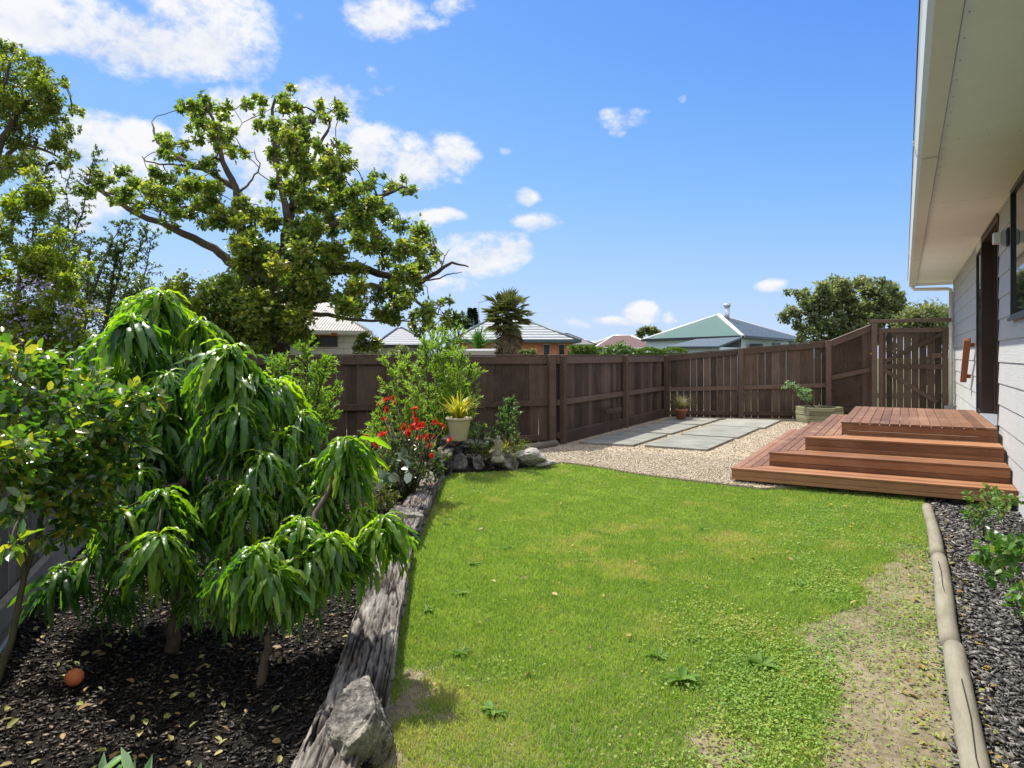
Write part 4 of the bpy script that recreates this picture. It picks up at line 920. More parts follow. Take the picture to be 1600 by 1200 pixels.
def thorny():
    root=thing('thorny_shrub','wispy dark shrub of upright thorny stems rising against the sky at left','shrub',W(120,700,7.6)*np.array([1,1,0]))
    m=MB();P=[];D=[]
    stems=[[(75,620),(60,450),(50,377),(63,300),(72,255)],[(100,620),(100,500),(113,400),(133,308),(152,232)],[(120,640),(108,470),(107,350),(111,240),(112,300)][:4],[(130,640),(140,467),(165,405),(192,342)],[(150,640),(165,500),(188,417),(205,340)],[(160,640),(185,480),(213,400),(228,352)],
     [(160,640),(200,500),(225,430),(240,363)],[(110,640),(125,520),(138,420),(144,372)],[(60,620),(80,470),(85,380),(92,330)],[(150,640),(170,480),(178,420),(180,380)],[(165,640),(195,520),(215,470),(225,430)],[(90,600),(95,480),(70,400),(40,360)],[(140,640),(180,540),(200,500),(215,480)]]
    for st in stems:
        d0=7.2+random.uniform(-.5,.9)
        lp=limbpath(st,d0,.016,.003);m.tube([p for p,_ in lp],[r for _,r in lp],5)
        for i in range(len(lp)-1):
            a,b=lp[i][0],lp[i+1][0]
            for s in np.linspace(0,1,6)[:-1]:
                if random.random()<.9:
                    p=a+(b-a)*s;dr=rdir(1)[0];dr[2]=abs(dr[2])*.5;dr=dr/np.linalg.norm(dr);L=random.uniform(.06,.24)*(1.25-.7*i/len(lp))
                    e=p+dr*L;m.tube([p,p+dr*L*.5+np.array([0,0,.01]),e],[.003,.0022,.0012],4)
                    k=int(L*150)+4
                    for _ in range(k):
                        s2=random.random();P.append(p+dr*L*s2);D.append(rdir(1)[0]*.9+dr*.4+np.array([0,0,.3]))
    for (px,py,r) in [(110,420,16),(130,440,18),(150,460,18),(175,450,16),(200,440,14),(215,460,14),(190,480,18),(160,490,18),(130,490,20),(225,440,10),(100,380,14),(120,380,10),(150,400,10),(185,420,10),(205,410,8),(230,470,12),(90,340,12),(110,330,8)]:
        c=W(px,py,7.4+random.uniform(-.5,.5))
        for _ in range(int(r*r*1.1)): P.append(c+RNG.normal(0,1,3)*r*7.4/F*.62);D.append(rdir(1)[0])
    m.build('stems',MT['bark'],root)
    n=len(P);L=RNG.uniform(.022,.05,n);fol('foliage',[leaves(P,D,rdir(n)*.6+np.array([0,0,1.]),L,L*.5,'simple')],MT['thorn'],root)
thorny()
# ---------------------------------------------------------------- peach trees with drooping whorls
def whorl(c,R,n,Lf,tb=.5,spread=.0,seg=12):
    """long drooping leaves springing from a shoot tip c and arching down"""
    c=np.asarray(c);VS=[];FS=[];TS=[];b=0
    for i in range(n):
        lvl=random.random()**.85;az=random.uniform(0,2*math.pi);L=Lf*random.uniform(.5,1.2)*(1-.35*(lvl>.85))
        base=c-np.array([0,0,lvl*Lf*-.0])+np.array([0,0,(lvl-.9)*Lf*.55])
        e0=rad(random.gauss(40,17)+ (25 if lvl>.86 else 0));e1=rad(random.gauss(-82,16)-(-25 if lvl>.93 else 0)+spread)
        wd=L*random.uniform(.046,.066);ph=random.uniform(0,6.28);tw=random.gauss(0,.8);fold=random.uniform(.18,.5)
        hd=np.array([math.cos(az),math.sin(az),0]);p=base.copy();V=[]
        # gently curling sideways
        azc=random.gauss(0,.6);droopk=random.uniform(.35,.55)
        for k in range(seg+1):
            s=k/seg;e=e0+(e1-e0)*min(1,(s/droopk)) if s<droopk else e1+rad(6)*math.sin(s*9)
            e=e0+(e1-e0)*(1-math.exp(-s*2.5))*1.06
            a=az+azc*s;h=np.array([math.cos(a),math.sin(a),0]);t=h*math.cos(e)+np.array([0,0,math.sin(e)])
            if k>0:p=p+t*L/seg
            sd=np.array([-math.sin(a),math.cos(a),0]);nm=np.cross(t,sd);sd2=sd*math.cos(tw*s)+nm*math.sin(tw*s);nm2=np.cross(t,sd2)
            w=wd*(math.sin(math.pi*min(1,.08+s*.92))**.62)*(1 if s<.98 else .05)
            rip=.55*w*math.sin(s*31+ph)
            V+= [p+sd2*w*(1+.0)-nm2*(-w*fold)+nm2*rip,p,p-sd2*w+nm2*w*fold+nm2*(.55*w*math.sin(s*28+ph+2))]
        VS.append(np.array(V));
        f=[]
        for k in range(seg):
            q=k*3;f+=[(q,q+1,q+4,q+3),(q+1,q+2,q+5,q+4)]
        FS.append(np.array(f)+b);b+=len(V);TS.append(np.full(len(V),np.clip(tb+(.30 if lvl>.84 else 0)+random.gauss(0,.24),0,1)))  # top leaves tinted lighter, their sunlit look put into the colour
    return np.concatenate(VS),np.concatenate(FS),np.concatenate(TS)
def peach(label,base,trunk,whorls):
    b=W(*base);root=thing('peach_tree',label,'peach tree',(b[0],b[1],ZM),'dwarf peach trees in the mulch bed')
    m=MB();nodes=[]
    for pts,r0,r1 in trunk:
        P=[W(*p) for p in pts];k=len(P);out=[]
        for i in range(k-1):
            for j in range(4):
                s=j/4;out.append((P[i]+(P[i+1]-P[i])*s+RNG.normal(0,.006,3)*(j>0),r0+(r1-r0)*(i+s)/(k-1)))
        out.append((P[-1],r1));m.tube([p for p,_ in out],[r for _,r in out],10);nodes+=out
    tips=[];parts=[]
    for (px,py,d,R,n,tb) in whorls:
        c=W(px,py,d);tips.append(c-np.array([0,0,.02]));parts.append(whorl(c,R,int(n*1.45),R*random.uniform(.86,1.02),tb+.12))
    twigs(m,nodes,tips,.016,.006,5,6,.08)
    m.build('trunk',MT['peachbark'],root)
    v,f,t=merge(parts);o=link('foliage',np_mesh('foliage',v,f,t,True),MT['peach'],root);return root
wA=[ # nearer-left tree: (px, py of the tip, distance, leaf length, leaves, tint with inner shade put in)
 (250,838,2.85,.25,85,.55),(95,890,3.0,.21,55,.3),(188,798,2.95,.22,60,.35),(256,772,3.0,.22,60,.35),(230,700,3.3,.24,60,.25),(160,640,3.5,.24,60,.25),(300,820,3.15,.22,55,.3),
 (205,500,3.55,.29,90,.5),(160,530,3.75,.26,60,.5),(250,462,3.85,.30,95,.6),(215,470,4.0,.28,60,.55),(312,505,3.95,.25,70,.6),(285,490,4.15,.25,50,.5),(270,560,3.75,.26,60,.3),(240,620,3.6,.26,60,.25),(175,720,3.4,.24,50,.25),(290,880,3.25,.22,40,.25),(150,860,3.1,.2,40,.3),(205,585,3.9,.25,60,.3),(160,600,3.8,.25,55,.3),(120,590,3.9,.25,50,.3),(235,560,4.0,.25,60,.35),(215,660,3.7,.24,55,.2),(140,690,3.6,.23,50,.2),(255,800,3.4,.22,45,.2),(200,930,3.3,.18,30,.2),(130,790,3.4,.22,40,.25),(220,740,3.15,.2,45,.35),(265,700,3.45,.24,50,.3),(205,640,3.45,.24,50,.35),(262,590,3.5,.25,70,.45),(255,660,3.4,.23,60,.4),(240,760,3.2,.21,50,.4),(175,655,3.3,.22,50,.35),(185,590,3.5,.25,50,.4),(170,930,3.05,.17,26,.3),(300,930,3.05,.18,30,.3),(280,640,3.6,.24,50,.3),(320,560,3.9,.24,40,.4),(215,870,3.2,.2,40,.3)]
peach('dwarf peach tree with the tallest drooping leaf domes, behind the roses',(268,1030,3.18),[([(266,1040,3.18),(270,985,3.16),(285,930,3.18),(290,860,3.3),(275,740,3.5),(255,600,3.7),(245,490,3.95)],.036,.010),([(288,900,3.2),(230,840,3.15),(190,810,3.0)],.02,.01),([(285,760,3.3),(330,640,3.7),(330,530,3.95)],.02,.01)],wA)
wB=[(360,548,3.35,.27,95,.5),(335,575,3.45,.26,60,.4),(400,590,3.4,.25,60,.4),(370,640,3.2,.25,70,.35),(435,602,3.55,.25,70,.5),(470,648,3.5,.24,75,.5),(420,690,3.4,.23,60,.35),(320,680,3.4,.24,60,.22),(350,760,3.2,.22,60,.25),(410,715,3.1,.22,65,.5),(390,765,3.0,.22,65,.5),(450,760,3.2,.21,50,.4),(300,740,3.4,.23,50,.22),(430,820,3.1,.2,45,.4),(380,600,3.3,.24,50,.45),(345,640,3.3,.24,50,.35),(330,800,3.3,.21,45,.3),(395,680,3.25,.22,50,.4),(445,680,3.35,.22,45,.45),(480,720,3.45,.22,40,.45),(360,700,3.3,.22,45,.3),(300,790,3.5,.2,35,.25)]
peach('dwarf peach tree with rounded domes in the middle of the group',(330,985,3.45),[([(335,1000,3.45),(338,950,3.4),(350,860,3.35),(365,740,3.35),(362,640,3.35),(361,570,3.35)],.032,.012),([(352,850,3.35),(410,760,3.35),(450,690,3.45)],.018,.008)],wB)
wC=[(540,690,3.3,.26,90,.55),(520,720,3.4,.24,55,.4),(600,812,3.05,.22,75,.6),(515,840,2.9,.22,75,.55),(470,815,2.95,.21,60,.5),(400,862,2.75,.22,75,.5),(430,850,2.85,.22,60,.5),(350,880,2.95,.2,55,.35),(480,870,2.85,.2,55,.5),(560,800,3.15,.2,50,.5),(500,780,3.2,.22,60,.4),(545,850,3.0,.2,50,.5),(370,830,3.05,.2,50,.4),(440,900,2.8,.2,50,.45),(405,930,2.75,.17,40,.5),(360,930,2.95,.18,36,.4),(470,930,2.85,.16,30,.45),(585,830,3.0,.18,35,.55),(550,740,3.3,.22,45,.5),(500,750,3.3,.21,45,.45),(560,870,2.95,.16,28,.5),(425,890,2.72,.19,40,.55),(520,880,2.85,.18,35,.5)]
peach('low spreading dwarf peach tree leaning over the sleeper toward the lawn',(415,1075,2.9),[([(402,1088,2.85),(412,1040,2.85),(425,985,2.85),(440,930,2.88),(462,880,2.95),(490,820,3.05),(520,750,3.2),(538,700,3.3)],.020,.009),([(440,930,2.88),(500,880,2.95),(560,840,3.05)],.014,.008)],wC)
# ---------------------------------------------------------------- rose bushes
def bush(name,label,cat,base,stems,blobs,L,wr,mat,shape='oval',stemm='stem',sub=8,r0=.012,tb=.5,group=None,ts=.25):
    b=np.array(base,float);root=thing(name,label,cat,(b[0],b[1],0),group);m=MB();nodes=[]
    for st,ra,rb in stems:
        k=len(st);out=[]
        for i in range(k-1):
            for j in range(3):
                s=j/3;out.append((np.array(st[i])+(np.array(st[i+1])-np.array(st[i]))*s,ra+(rb-ra)*(i+s)/(k-1)))
        out.append((np.array(st[-1]),rb));m.tube([p for p,_ in out],[r for _,r in out],7);nodes+=out
    parts=[];tg=[]
    for (c,r,n) in blobs:
        parts.append(clump(c,r,n,L,wr,shape,(1,1,.9),sub,tb=tb,ts=ts));tg.append(c)
    twigs(m,nodes,tg,r0*.6,.003,4,5)
    m.build('stems',MT[stemm],root);fol('foliage',parts,MT[mat],root);return root
bb=[]
for (px,py,r,d,n) in [(20,560,34,2.6,50),(70,570,30,2.7,50),(190,700,22,2.8,44),(235,625,12,2.6,14),(60,840,14,2.4,10),(100,720,34,2.7,60),(140,660,34,2.8,60),(30,640,42,2.4,70),(80,600,38,2.6,70),(20,590,40,2.5,60),(120,640,34,2.6,60),(70,690,38,2.4,70),(130,700,34,2.5,60),(170,660,28,2.6,50),(200,640,22,2.7,36),(215,620,14,2.6,20),(180,720,26,2.6,50),(120,760,34,2.5,60),(60,750,36,2.4,60),(160,780,26,2.6,40),(20,720,36,2.2,50),(30,690,30,2.2,40),(90,800,26,2.5,30),(130,820,20,2.6,24),(210,690,18,2.7,26),(30,800,18,2.1,14),(15,850,16,1.9,9),(50,790,24,2.3,20),(150,600,24,2.7,34),(-30,650,50,2.3,70),(-30,750,50,2.2,60)]:
    bb.append((W(px,py,d),r*d/F*1.4,int(n*2.6)))
rb=W(10,1080,2.2)
bush('rose_bush','tall rose bush with glossy leaves in front of the grey fence','rose bush',(rb[0],rb[1],0),
 [([W(-15,1090,2.3),W(18,1000,2.35),W(38,900,2.4),W(28,790,2.4),W(30,700,2.4),W(40,620,2.4)],.014,.005),([W(36,905,2.4),W(58,840,2.45),(W(75,760,2.5)),W(120,690,2.6),W(180,640,2.6)],.011,.004)],bb,.044,.62,'rose',sub=10,tb=.5,ts=.36)
def rR(pts,label,d,base,n,L):
    bl=[(W(px,py,dd),r*dd/F*1.1,k) for (px,py,r,dd,k) in pts]
    b=W(*base);return bush('rose_bush',label,'rose bush',(b[0],b[1],0),[([np.array([b[0],b[1],ZR]),W(base[0],base[1]-35,base[2]),W(pts[0][0],pts[0][1],pts[0][3])],.009,.004)],bl,L,.68,'roseR',sub=6,tb=.5)
rR([(1540,785,20,5.3,90),(1525,800,14,5.3,60),(1560,800,16,5.4,60),(1572,780,12,5.5,40),(1586,778,8,5.5,22),(1548,768,9,5.4,26),(1535,815,12,5.3,40)],'small rose bush in front of the deck steps by the wall',5.3,(1537,832,5.35),0,.042)
rR([(1560,860,22,3.6,80),(1585,880,26,3.5,90),(1540,865,15,3.7,36),(1598,920,26,3.4,80),(1550,890,16,3.7,40),(1590,850,18,3.6,40),(1620,870,30,3.5,80),(1600,945,16,3.4,30)],'nearest rose bush cut off by the right edge of the photo',3.5,(1600,1010,3.6),0,.048)
# ---------------------------------------------------------------- shrubs by the fence
def willowy(name,label,d,stems,mat,L,wr,nl,spread,group=None,base=None,rs=.012,tb=.5):
    b=W(*base,d) if base else W(*stems[0][0],d);root=thing(name,label,'shrub',(b[0],b[1],0),group);m=MB();P=[];D=[]
    for st in stems:
        dj=random.uniform(-.25,.25);lp=limbpath(st,d+dj,rs,.003,random.uniform(-.25,.25));m.tube([p for p,_ in lp],[r for _,r in lp],5)
        for i in range(2,len(lp)-1):
            a,c=lp[i][0],lp[i+1][0];ax=norm(c-a)
            for _ in range(4):
                dr=norm(rdir(1)[0]*.95+ax*.7+np.array([0,0,.35]));Lb=random.uniform(.5,1.15)*spread*(1.15-.7*i/len(lp));s=a+(c-a)*random.random();e=s+dr*Lb
                m.tube([s,s+dr*Lb*.5,e],[.004,.003,.0015],4)
                k=int(nl*2.3*Lb/spread)
                for _ in range(k):
                    u=random.random()**.8;P.append(s+dr*Lb*u);D.append(norm(dr*.9+rdir(1)[0]*.85+np.array([0,0,.2])))
    m.build('stems',MT['stem'],root);n=len(P);Ls=L*RNG.uniform(.6,1.2,n)
    fol('foliage',[leaves(P,D,rdir(n)*.5+np.array([0,0,1.]),Ls,Ls*wr,'simple',np.clip(tb+RNG.normal(0,.25,n),0,1))],MT[mat],root)
willowy('leafy_shrub','narrow leaved green shrub in front of the diagonal fence, left of the red flowers',7.6,
 [[(470,730),(465,650),(450,590),(440,565)],[(470,730),(475,640),(480,570),(478,545)],[(472,730),(490,650),(505,590),(512,560)],[(474,730),(500,660),(530,615)],[(470,730),(455,660),(430,600),(428,570)],[(470,730),(450,680),(430,640)],[(470,730),(490,640),(495,600)],[(474,720),(500,680),(515,650)]],'willow',.062,.22,16,.26)
willowy('leafy_shrub','tall light green shrub overtopping the fence behind the cream pot',9.15,
 [[(690,740),(685,650),(680,570),(672,525)],[(692,740),(700,640),(705,560),(700,525)],[(694,740),(715,650),(728,600),(738,580)],[(690,740),(670,640),(665,570),(668,540)],[(694,740),(710,640),(715,580),(722,560)],[(690,740),(690,600),(688,560),(690,530)],[(694,740),(725,660),(735,620)],[(690,740),(660,680),(655,640)],[(692,740),(705,640),(712,590),(716,520)],[(692,740),(730,680),(742,600)],[(692,740),(680,600),(684,520)]],'willow',.058,.24,18,.31,tb=.6)
willowy('leafy_shrub','yellow green shrub left of the tallest one, behind the red flowers',8.5,
 [[(640,740),(630,660),(615,600),(600,565)],[(642,740),(640,650),(635,590),(625,560)],[(644,740),(650,660),(655,610),(645,575)],[(640,740),(610,680),(590,640)],[(640,740),(605,700),(575,680)],[(644,740),(625,650),(600,600)],[(640,740),(600,690),(580,655)],[(642,740),(615,700),(570,695)]],'willow',.055,.24,18,.26,tb=.8)
willowy('rounded_shrub','small upright grey green shrub right of the cream pot against the fence',8.9,
 [[(795,720),(792,670),(796,640),(800,625)],[(795,720),(785,670),(783,645)],[(796,720),(806,675),(806,640)],[(795,720),(795,670),(790,632)]],'willow2',.040,.42,20,.14,rs=.008)
willowy('low_shrub','low feathery green plant between the cream pot and the stone figure',8.6,
 [[(745,715),(742,690),(738,665)],[(748,715),(752,690),(755,668)],[(750,715),(765,690),(772,668)],[(745,715),(730,690),(728,672)]],'willow2',.030,.3,24,.13,rs=.006)
def reddry():
    b=W(790,715,8.8);root=thing('dry_shrub','leafless reddish twiggy plant behind the stone figure','plant',(b[0],b[1],0));m=MB()
    for _ in range(60):
        a=random.uniform(0,6.28);h=random.uniform(.15,.34);r=random.uniform(.02,.16);p=b+np.array([0,0,-.1])
        m.tube([p,p+np.array([r*.4*math.cos(a),r*.4*math.sin(a),h*.6]),p+np.array([r*math.cos(a),r*math.sin(a),h+.08])],[.004,.003,.0015],4)
    m.build('twigs',MT['redtwig'],root)
reddry()
def ground_plants():
    for (px,py,d,lab,mt_) in [(757,705,8.5,'low yellow green groundcover plant left of the stone figure','lime'),(795,703,8.5,'low yellow green groundcover plant right of the stone figure','lime'),(812,700,8.9,'little groundcover plant with reddish tips behind the long pale rock','lime'),(735,672,9.0,'wiry bush behind the yellow potted plant','willow2')]:
        c=W(px,py,d);bush('groundcover_plant',lab,'plant',(c[0],c[1],0),[([c-np.array([0,0,.15]),c],.006,.004)],[(c+np.array([random.uniform(-.09,.09),random.uniform(-.06,.06),random.uniform(-.03,.04)]),.085,90) for _ in range(4)],.026,.55,mt_,'simple',sub=5,tb=.55)
ground_plants()
# foliage under the dahlias and variegated leaves
def dahlia():
    b=W(620,760,6.6);root=thing('dahlia_plant','dahlia plant covered in bright red flowers beside the sleeper','flowering plant',(b[0],b[1],0));m=MB();parts=[]
    base=W(640,790,6.4);base[2]=0.0
    heads=[(693+0,0)]
    fl=[(592,632,5),(603,626,7),(605,640,7),(615,622,6),(600,655,6),(572,685,8),(597,680,8),(608,672,8),(588,695,7),(632,668,9),(637,675,8),(650,648,9),(652,660,9),(655,668,8),(645,668,7),(660,665,8),(648,640,8),(618,630,5),(680,660,6),(687,664,6),(695,668,6),(656,684,7),(668,684,9),(678,684,7),(672,698,8),(704,688,7),(674,712,5),(640,678,7)]
    for (px,py,r) in fl:
        c=W(px,py,6.5+random.uniform(-.35,.35));dr=norm(np.array([random.gauss(0,.5),random.gauss(-.6,.4),random.uniform(.1,.9)]))
        k=26;P=np.tile(c,(k,1));a=np.linspace(0,4*math.pi,k,endpoint=False)
        e1=norm(np.cross(dr,[.1,.2,.97]));e2=np.cross(dr,e1);R=r*6.5/F*.98
        D=np.cos(a)[:,None]*e1+np.sin(a)[:,None]*e2+dr*np.linspace(.1,1.0,k)[:,None]+rdir(k)*.12
        v,f,t=leaves(P,D,np.tile(dr,(k,1)),R*RNG.uniform(.85,1.1,k),R*.5,'simple')
        o=link('flower',np_mesh('flower',v,f,t),MT['red'],root)
        m.tube([base+rdir(1)[0]*.05,(base+c)/2+np.array([random.gauss(0,.04),random.gauss(0,.04),.08]),c],[.006,.005,.0035],5)
    m.build('stems',MT['stem'],root)
    for (px,py,r,n) in [(640,715,24,170),(665,720,22,150),(610,720,22,120),(680,735,16,100),(650,745,22,130),(625,750,22,120),(600,740,18,80),(630,700,20,110),(660,700,18,100),(590,710,16,60),(615,690,16,70),(640,765,18,80),(690,712,12,60)]:
        parts.append(clump(W(px,py,6.5+random.uniform(-.3,.3)),r*6.5/F,int(n*1.2),.05,.6,'oval',(1,1,.9),5))
    fol('foliage',parts,MT['dahlia'],root)
dahlia()
c=W(595,770,6.0);bush('leafy_plant','yellow green leafy plant between the peach leaves and the sleeper','plant',(c[0],c[1],0),[([c*np.array([1,1,0]),c],.008,.004)],[(W(px,py,6.0),r*6/F,90) for px,py,r in [(590,745,18),(605,760,18),(580,775,20),(600,790,16),(575,800,18),(610,775,14),(590,815,14)]],.035,.5,'lime','simple',sub=5,tb=.6)
def varieg():
    m=M('variegated_leaf');t=m.tint();n=m.noise(m.coord(),30,3)
    return m.done(m.pr(m.ramp(t,[(.06,.11,.05),(.14,.20,.11),(.40,.44,.33)],.2,.9),.35,None,.6))
MT['var']=varieg()
c=W(605,735,6.1);bush('variegated_plant','pale edged round leaved plant in front of the red flowers','plant',(c[0],c[1],0),[([c*np.array([1,1,0]),c],.006,.004)],[(W(px,py,5.9),8*6/F,5) for px,py in [(598,714),(622,716),(612,738),(575,712),(640,735),(600,750),(632,722)]],.085,.8,'var','oval',sub=2,tb=.5)
# ---------------------------------------------------------------- strap-leaved pots
def strap(name,label,c,n,L,mat,w,parent=None,e0=(45,85),curl=1.4,cat='plant'):
    root=thing(name,label,cat,tuple(c));VS=[];FS=[];TS=[];b=0;c=np.asarray(c,float)
    for i in range(n):
        az=random.uniform(0,6.28);e=rad(random.uniform(*e0));Lb=L*random.uniform(.55,1.15);p=c+np.array([random.gauss(0,.025),random.gauss(0,.025),0]);V=[];cu=curl*random.uniform(.4,1.3);sg=8
        for k in range(sg+1):
            s=k/sg;ee=e-cu*s*s;h=np.array([math.cos(az),math.sin(az),0]);t=h*math.cos(ee)+np.array([0,0,math.sin(ee)])
            if k:p=p+t*Lb/sg
            sd=np.array([-math.sin(az),math.cos(az),0]);ww=w*(1-s**2.2)*.5+.0005;V+=[p+sd*ww,p-sd*ww]
        VS.append(np.array(V));FS.append(np.array([(2*k,2*k+1,2*k+3,2*k+2) for k in range(sg)])+b);b+=len(V);TS.append(np.full(len(V),random.random()))
    o=link('leaves',np_mesh('leaves',np.concatenate(VS),np.concatenate(FS),np.concatenate(TS)),MT[mat],root);return root
pd_=8.2;pb=W(717,688,pd_);PR=20*pd_/F;PH=36*pd_/F
pot=thing('flower_pot','cream coloured round pot standing on the rocks beside the dahlias','pot',tuple(pb))
m=MB();m.lathe(pb,[(0,0),(PR*.60,0),(PR*.64,.01),(PR*.92,PH*.86),(PR*.94,PH*.88),(PR*1.03,PH*.90),(PR*1.05,PH*.97),(PR*1.0,PH),(PR*.93,PH*.99),(PR*.90,PH*.88),(0,PH*.87)],40,.5);m.build('pot_body',MT['cream_pot'],pot)
m=MB();m.lathe(pb,[(0,PH*.89),(PR*.90,PH*.885)],24,.5);m.build('potting_soil',MT['mulchbase'],pot)
strap('strap_leaf_plant','yellow striped strap leaved plant growing in the cream pot',pb+np.array([0,0,PH*.88]),120,.42,'strap',.017)
tb_=W(1064,653,14.7);tb_[2]=.05
pot=thing('flower_pot','small terracotta pot in the back corner of the fence','pot',tuple(tb_))
m=MB();m.lathe(tb_,[(0,-.0),(.085,0),(.125,.17),(.14,.17),(.14,.205),(.12,.205),(.11,.17),(0,.165)],28,.5);m.build('pot_body',MT['terracotta'],pot)
strap('tussock_grass','straw green tussock growing in the terracotta pot',tb_+np.array([0,0,.17]),190,.42,'dryg',.008,e0=(50,88))
# planter shrub
pz=.30
st=[np.array([pc[0]+.0,pc[1]-.02,pz]),W(1268,633,14.6),W(1262,626,14.5),W(1250,612,14.4),W(1235,603,14.3)]
bush('bonsai_shrub','small sideways leaning shrub with pale leaves growing in the hexagonal planter','shrub',(pc[0],pc[1],pz),[(st,.022,.008),([st[0],W(1280,628,14.6),W(1282,618,14.6)],.016,.006)],
 [(W(px,py,14.4),r*14.4/F,n) for px,py,r,n in [(1228,602,6,60),(1238,603,7,70),(1248,607,6,60),(1255,612,7,70),(1262,612,6,60),(1258,620,7,70),(1250,616,5,40),(1265,621,5,40)]],.05,.42,'lamb','simple',sub=5,tb=.45)
def figure():
    b=W(778,714,8.35);z0=b[2];root=thing('garden_statue','small weathered stone garden figure holding out a dish on the rocks','statue',(b[0],b[1],z0))
    # the body grows as one skinned surface
    H=.29;X=CT;Y=ST;me=bpy.data.meshes.new('figure')
    def q(r,h,f=0): return (b[0]+r*X-f*Y*-1*0+0,b[1]+r*Y,z0+h)
    V=[q(0,.10),q(0,.0),q(0,.16),q(0,.195),q(.005,.225),q(.003,.262),q(-.035,.195),q(-.075,.205),q(-.10,.215),q(.035,.185),q(.045,.14),q(.02,.10)]
    E=[(0,1),(0,2),(2,3),(3,4),(4,5),(3,6),(6,7),(7,8),(3,9),(9,10),(10,11)]
    R=[.045,.05,.042,.034,.020,.036,.020,.014,.012,.020,.016,.013]
    me.from_pydata(V,E,[]);o=bpy.data.objects.new('figure_body',me);COL.objects.link(o);o.parent=root;o.location=-root.location
    sk=o.modifiers.new('skin','SKIN')
    for i,v in enumerate(me.skin_vertices[0].data): v.radius=(R[i],R[i]);v.use_root=(i==0)
    su=o.modifiers.new('sub','SUBSURF');su.levels=2;su.render_levels=2;me.materials.append(MT['statue'])
    m=MB();c=(b[0]-.115*X,b[1]-.115*Y,z0+.212);m.lathe(c,[(0,-.012),(.02,-.012),(.055,.012),(.058,.018),(.05,.014),(0,.0)],20,.5);m.build('dish',MT['statue'],root)
    m=MB();m.lathe((b[0],b[1],z0-.06),[(0,0),(.085,0),(.09,.03),(.06,.07),(0,.075)],20,.5);m.build('plinth',MT['statue'],root)
figure()
# ---------------------------------------------------------------- small things
c=G(116,1064,.05);m=MB();pts=[(0,-.035)]+[(.036*math.sin(math.pi*k/10),-.035*math.cos(math.pi*k/10)) for k in range(1,10)]+[(.004,.030),(0,.026)]
m.lathe((c[0],c[1],.065),pts,24,.5);o=m.build('fallen_peach',MT['peachfruit']);props(o,'ripe orange peach lying on the dark mulch','peach')
def rosette(px,py,s,lab,n=16):
    n=int(n*1.8)
    x,y=G(px,py,ZL);P=np.tile((x,y,ZL+.008),(n,1))+RNG.normal(0,.004,(n,3));a=RNG.uniform(0,6.28,n)
    D=np.stack([np.cos(a),np.sin(a),RNG.uniform(.05,.55,n)],1);L=s*RNG.uniform(.45,1.15,n)
    v,f,t=leaves(P,D,np.tile((0,0,1.),(n,1))+rdir(n)*.35,L,L*.36,'oval');o=link('lawn_weed',np_mesh('lawn_weed',v,f,t),MT['weed']);props(o,lab,'weed','broadleaf weeds in the lawn')
for px,py,s,lab,n in [(1067,1068,.085,'large bright weed rosette nearest the camera in the middle of the lawn',34),(1027,1030,.06,'pale grey weed rosette just above the large bright one',22),(1190,1045,.08,'spreading weed rosette at the edge of the clover',30),(772,1118,.06,'weed rosette low in the lawn right of the big boulder',22),(742,885,.06,'weed rosette by the sleeper beside the flat rock',18),(717,932,.06,'weed rosette close to the long sleeper',22),(915,880,.055,'small weed rosette in the middle of the lawn',16),(720,1025,.06,'pale weed rosette left on the lawn between boulder and flat rock',18),(1000,915,.055,'small pale weed rosette right of the lawn centre',16),(1085,1005,.05,'weed rosette below the yellowing clover patch',14),(790,860,.05,'small weed rosette beyond the dry patch',14),(1022,885,.05,'tiny weed rosette near the middle of the lawn, far side',12),(1100,830,.05,'small weed rosette out toward the deck steps',12),(930,835,.05,'small weed rosette out toward the gravel',12),(668,958,.06,'weed tuft against the sleeper edge',18),(1245,915,.05,'weed rosette near the bare soil',14)]:
    rosette(px,py,s,lab,n)
for k,(px,py) in enumerate([(1298,797),(1320,800),(1330,833)]):
    x,y=G(px,py,ZL);n=16;a=RNG.uniform(0,6.28,n);P=np.tile((x,y,ZL+.05),(n,1))
    v,f,t=leaves(P,np.stack([np.cos(a),np.sin(a),RNG.uniform(0,1,n)],1),np.tile((0,0,1.),(n,1)),.02,.01,'simple')
    root=thing('dandelion',['left yellow dandelion in the grass before the deck','right yellow dandelion in the grass before the deck','yellow dandelion nearer the round pole'][k],'flower',(x,y,ZL),'dandelions in the lawn')
    link('flower',np_mesh('flower',v,f,t),MT['yellow'],root);m=MB();m.tube([(x,y,ZL),(x,y,ZL+.05)],.002,5);m.build('stem',MT['stem'],root)
def lambs(px,py,d,lab,n,s):
    c=W(px,py,d);c[2]=max(c[2],ZM+.02);root=thing('felted_plant',lab,'plant',(c[0],c[1],ZM));VS=[];parts=[]
    P=np.tile(c,(n,1))+RNG.normal(0,.02,(n,3));a=RNG.uniform(0,6.28,n);D=np.stack([np.cos(a)*.7,np.sin(a)*.7,RNG.uniform(.35,1.6,n)],1);L=s*RNG.uniform(.7,1.1,n)
    parts.append(leaves(P,D,rdir(n)*.3+np.array([0,0,1.]),L,L*.24,'oval'));fol('leaves',parts,MT['lamb'],root)
    m=MB();m.tube([(c[0],c[1],ZM),tuple(c)],.008,5);m.build('stem',MT['stem'],root)
lambs(150,1262,1.75,'pale green felted plant at the bottom edge, left clump',18,.115)
lambs(205,1258,1.72,'pale green felted plant at the bottom edge, middle clump',20,.11)
lambs(290,1262,1.74,'pale green felted plant at the bottom edge, right clump',14,.10)
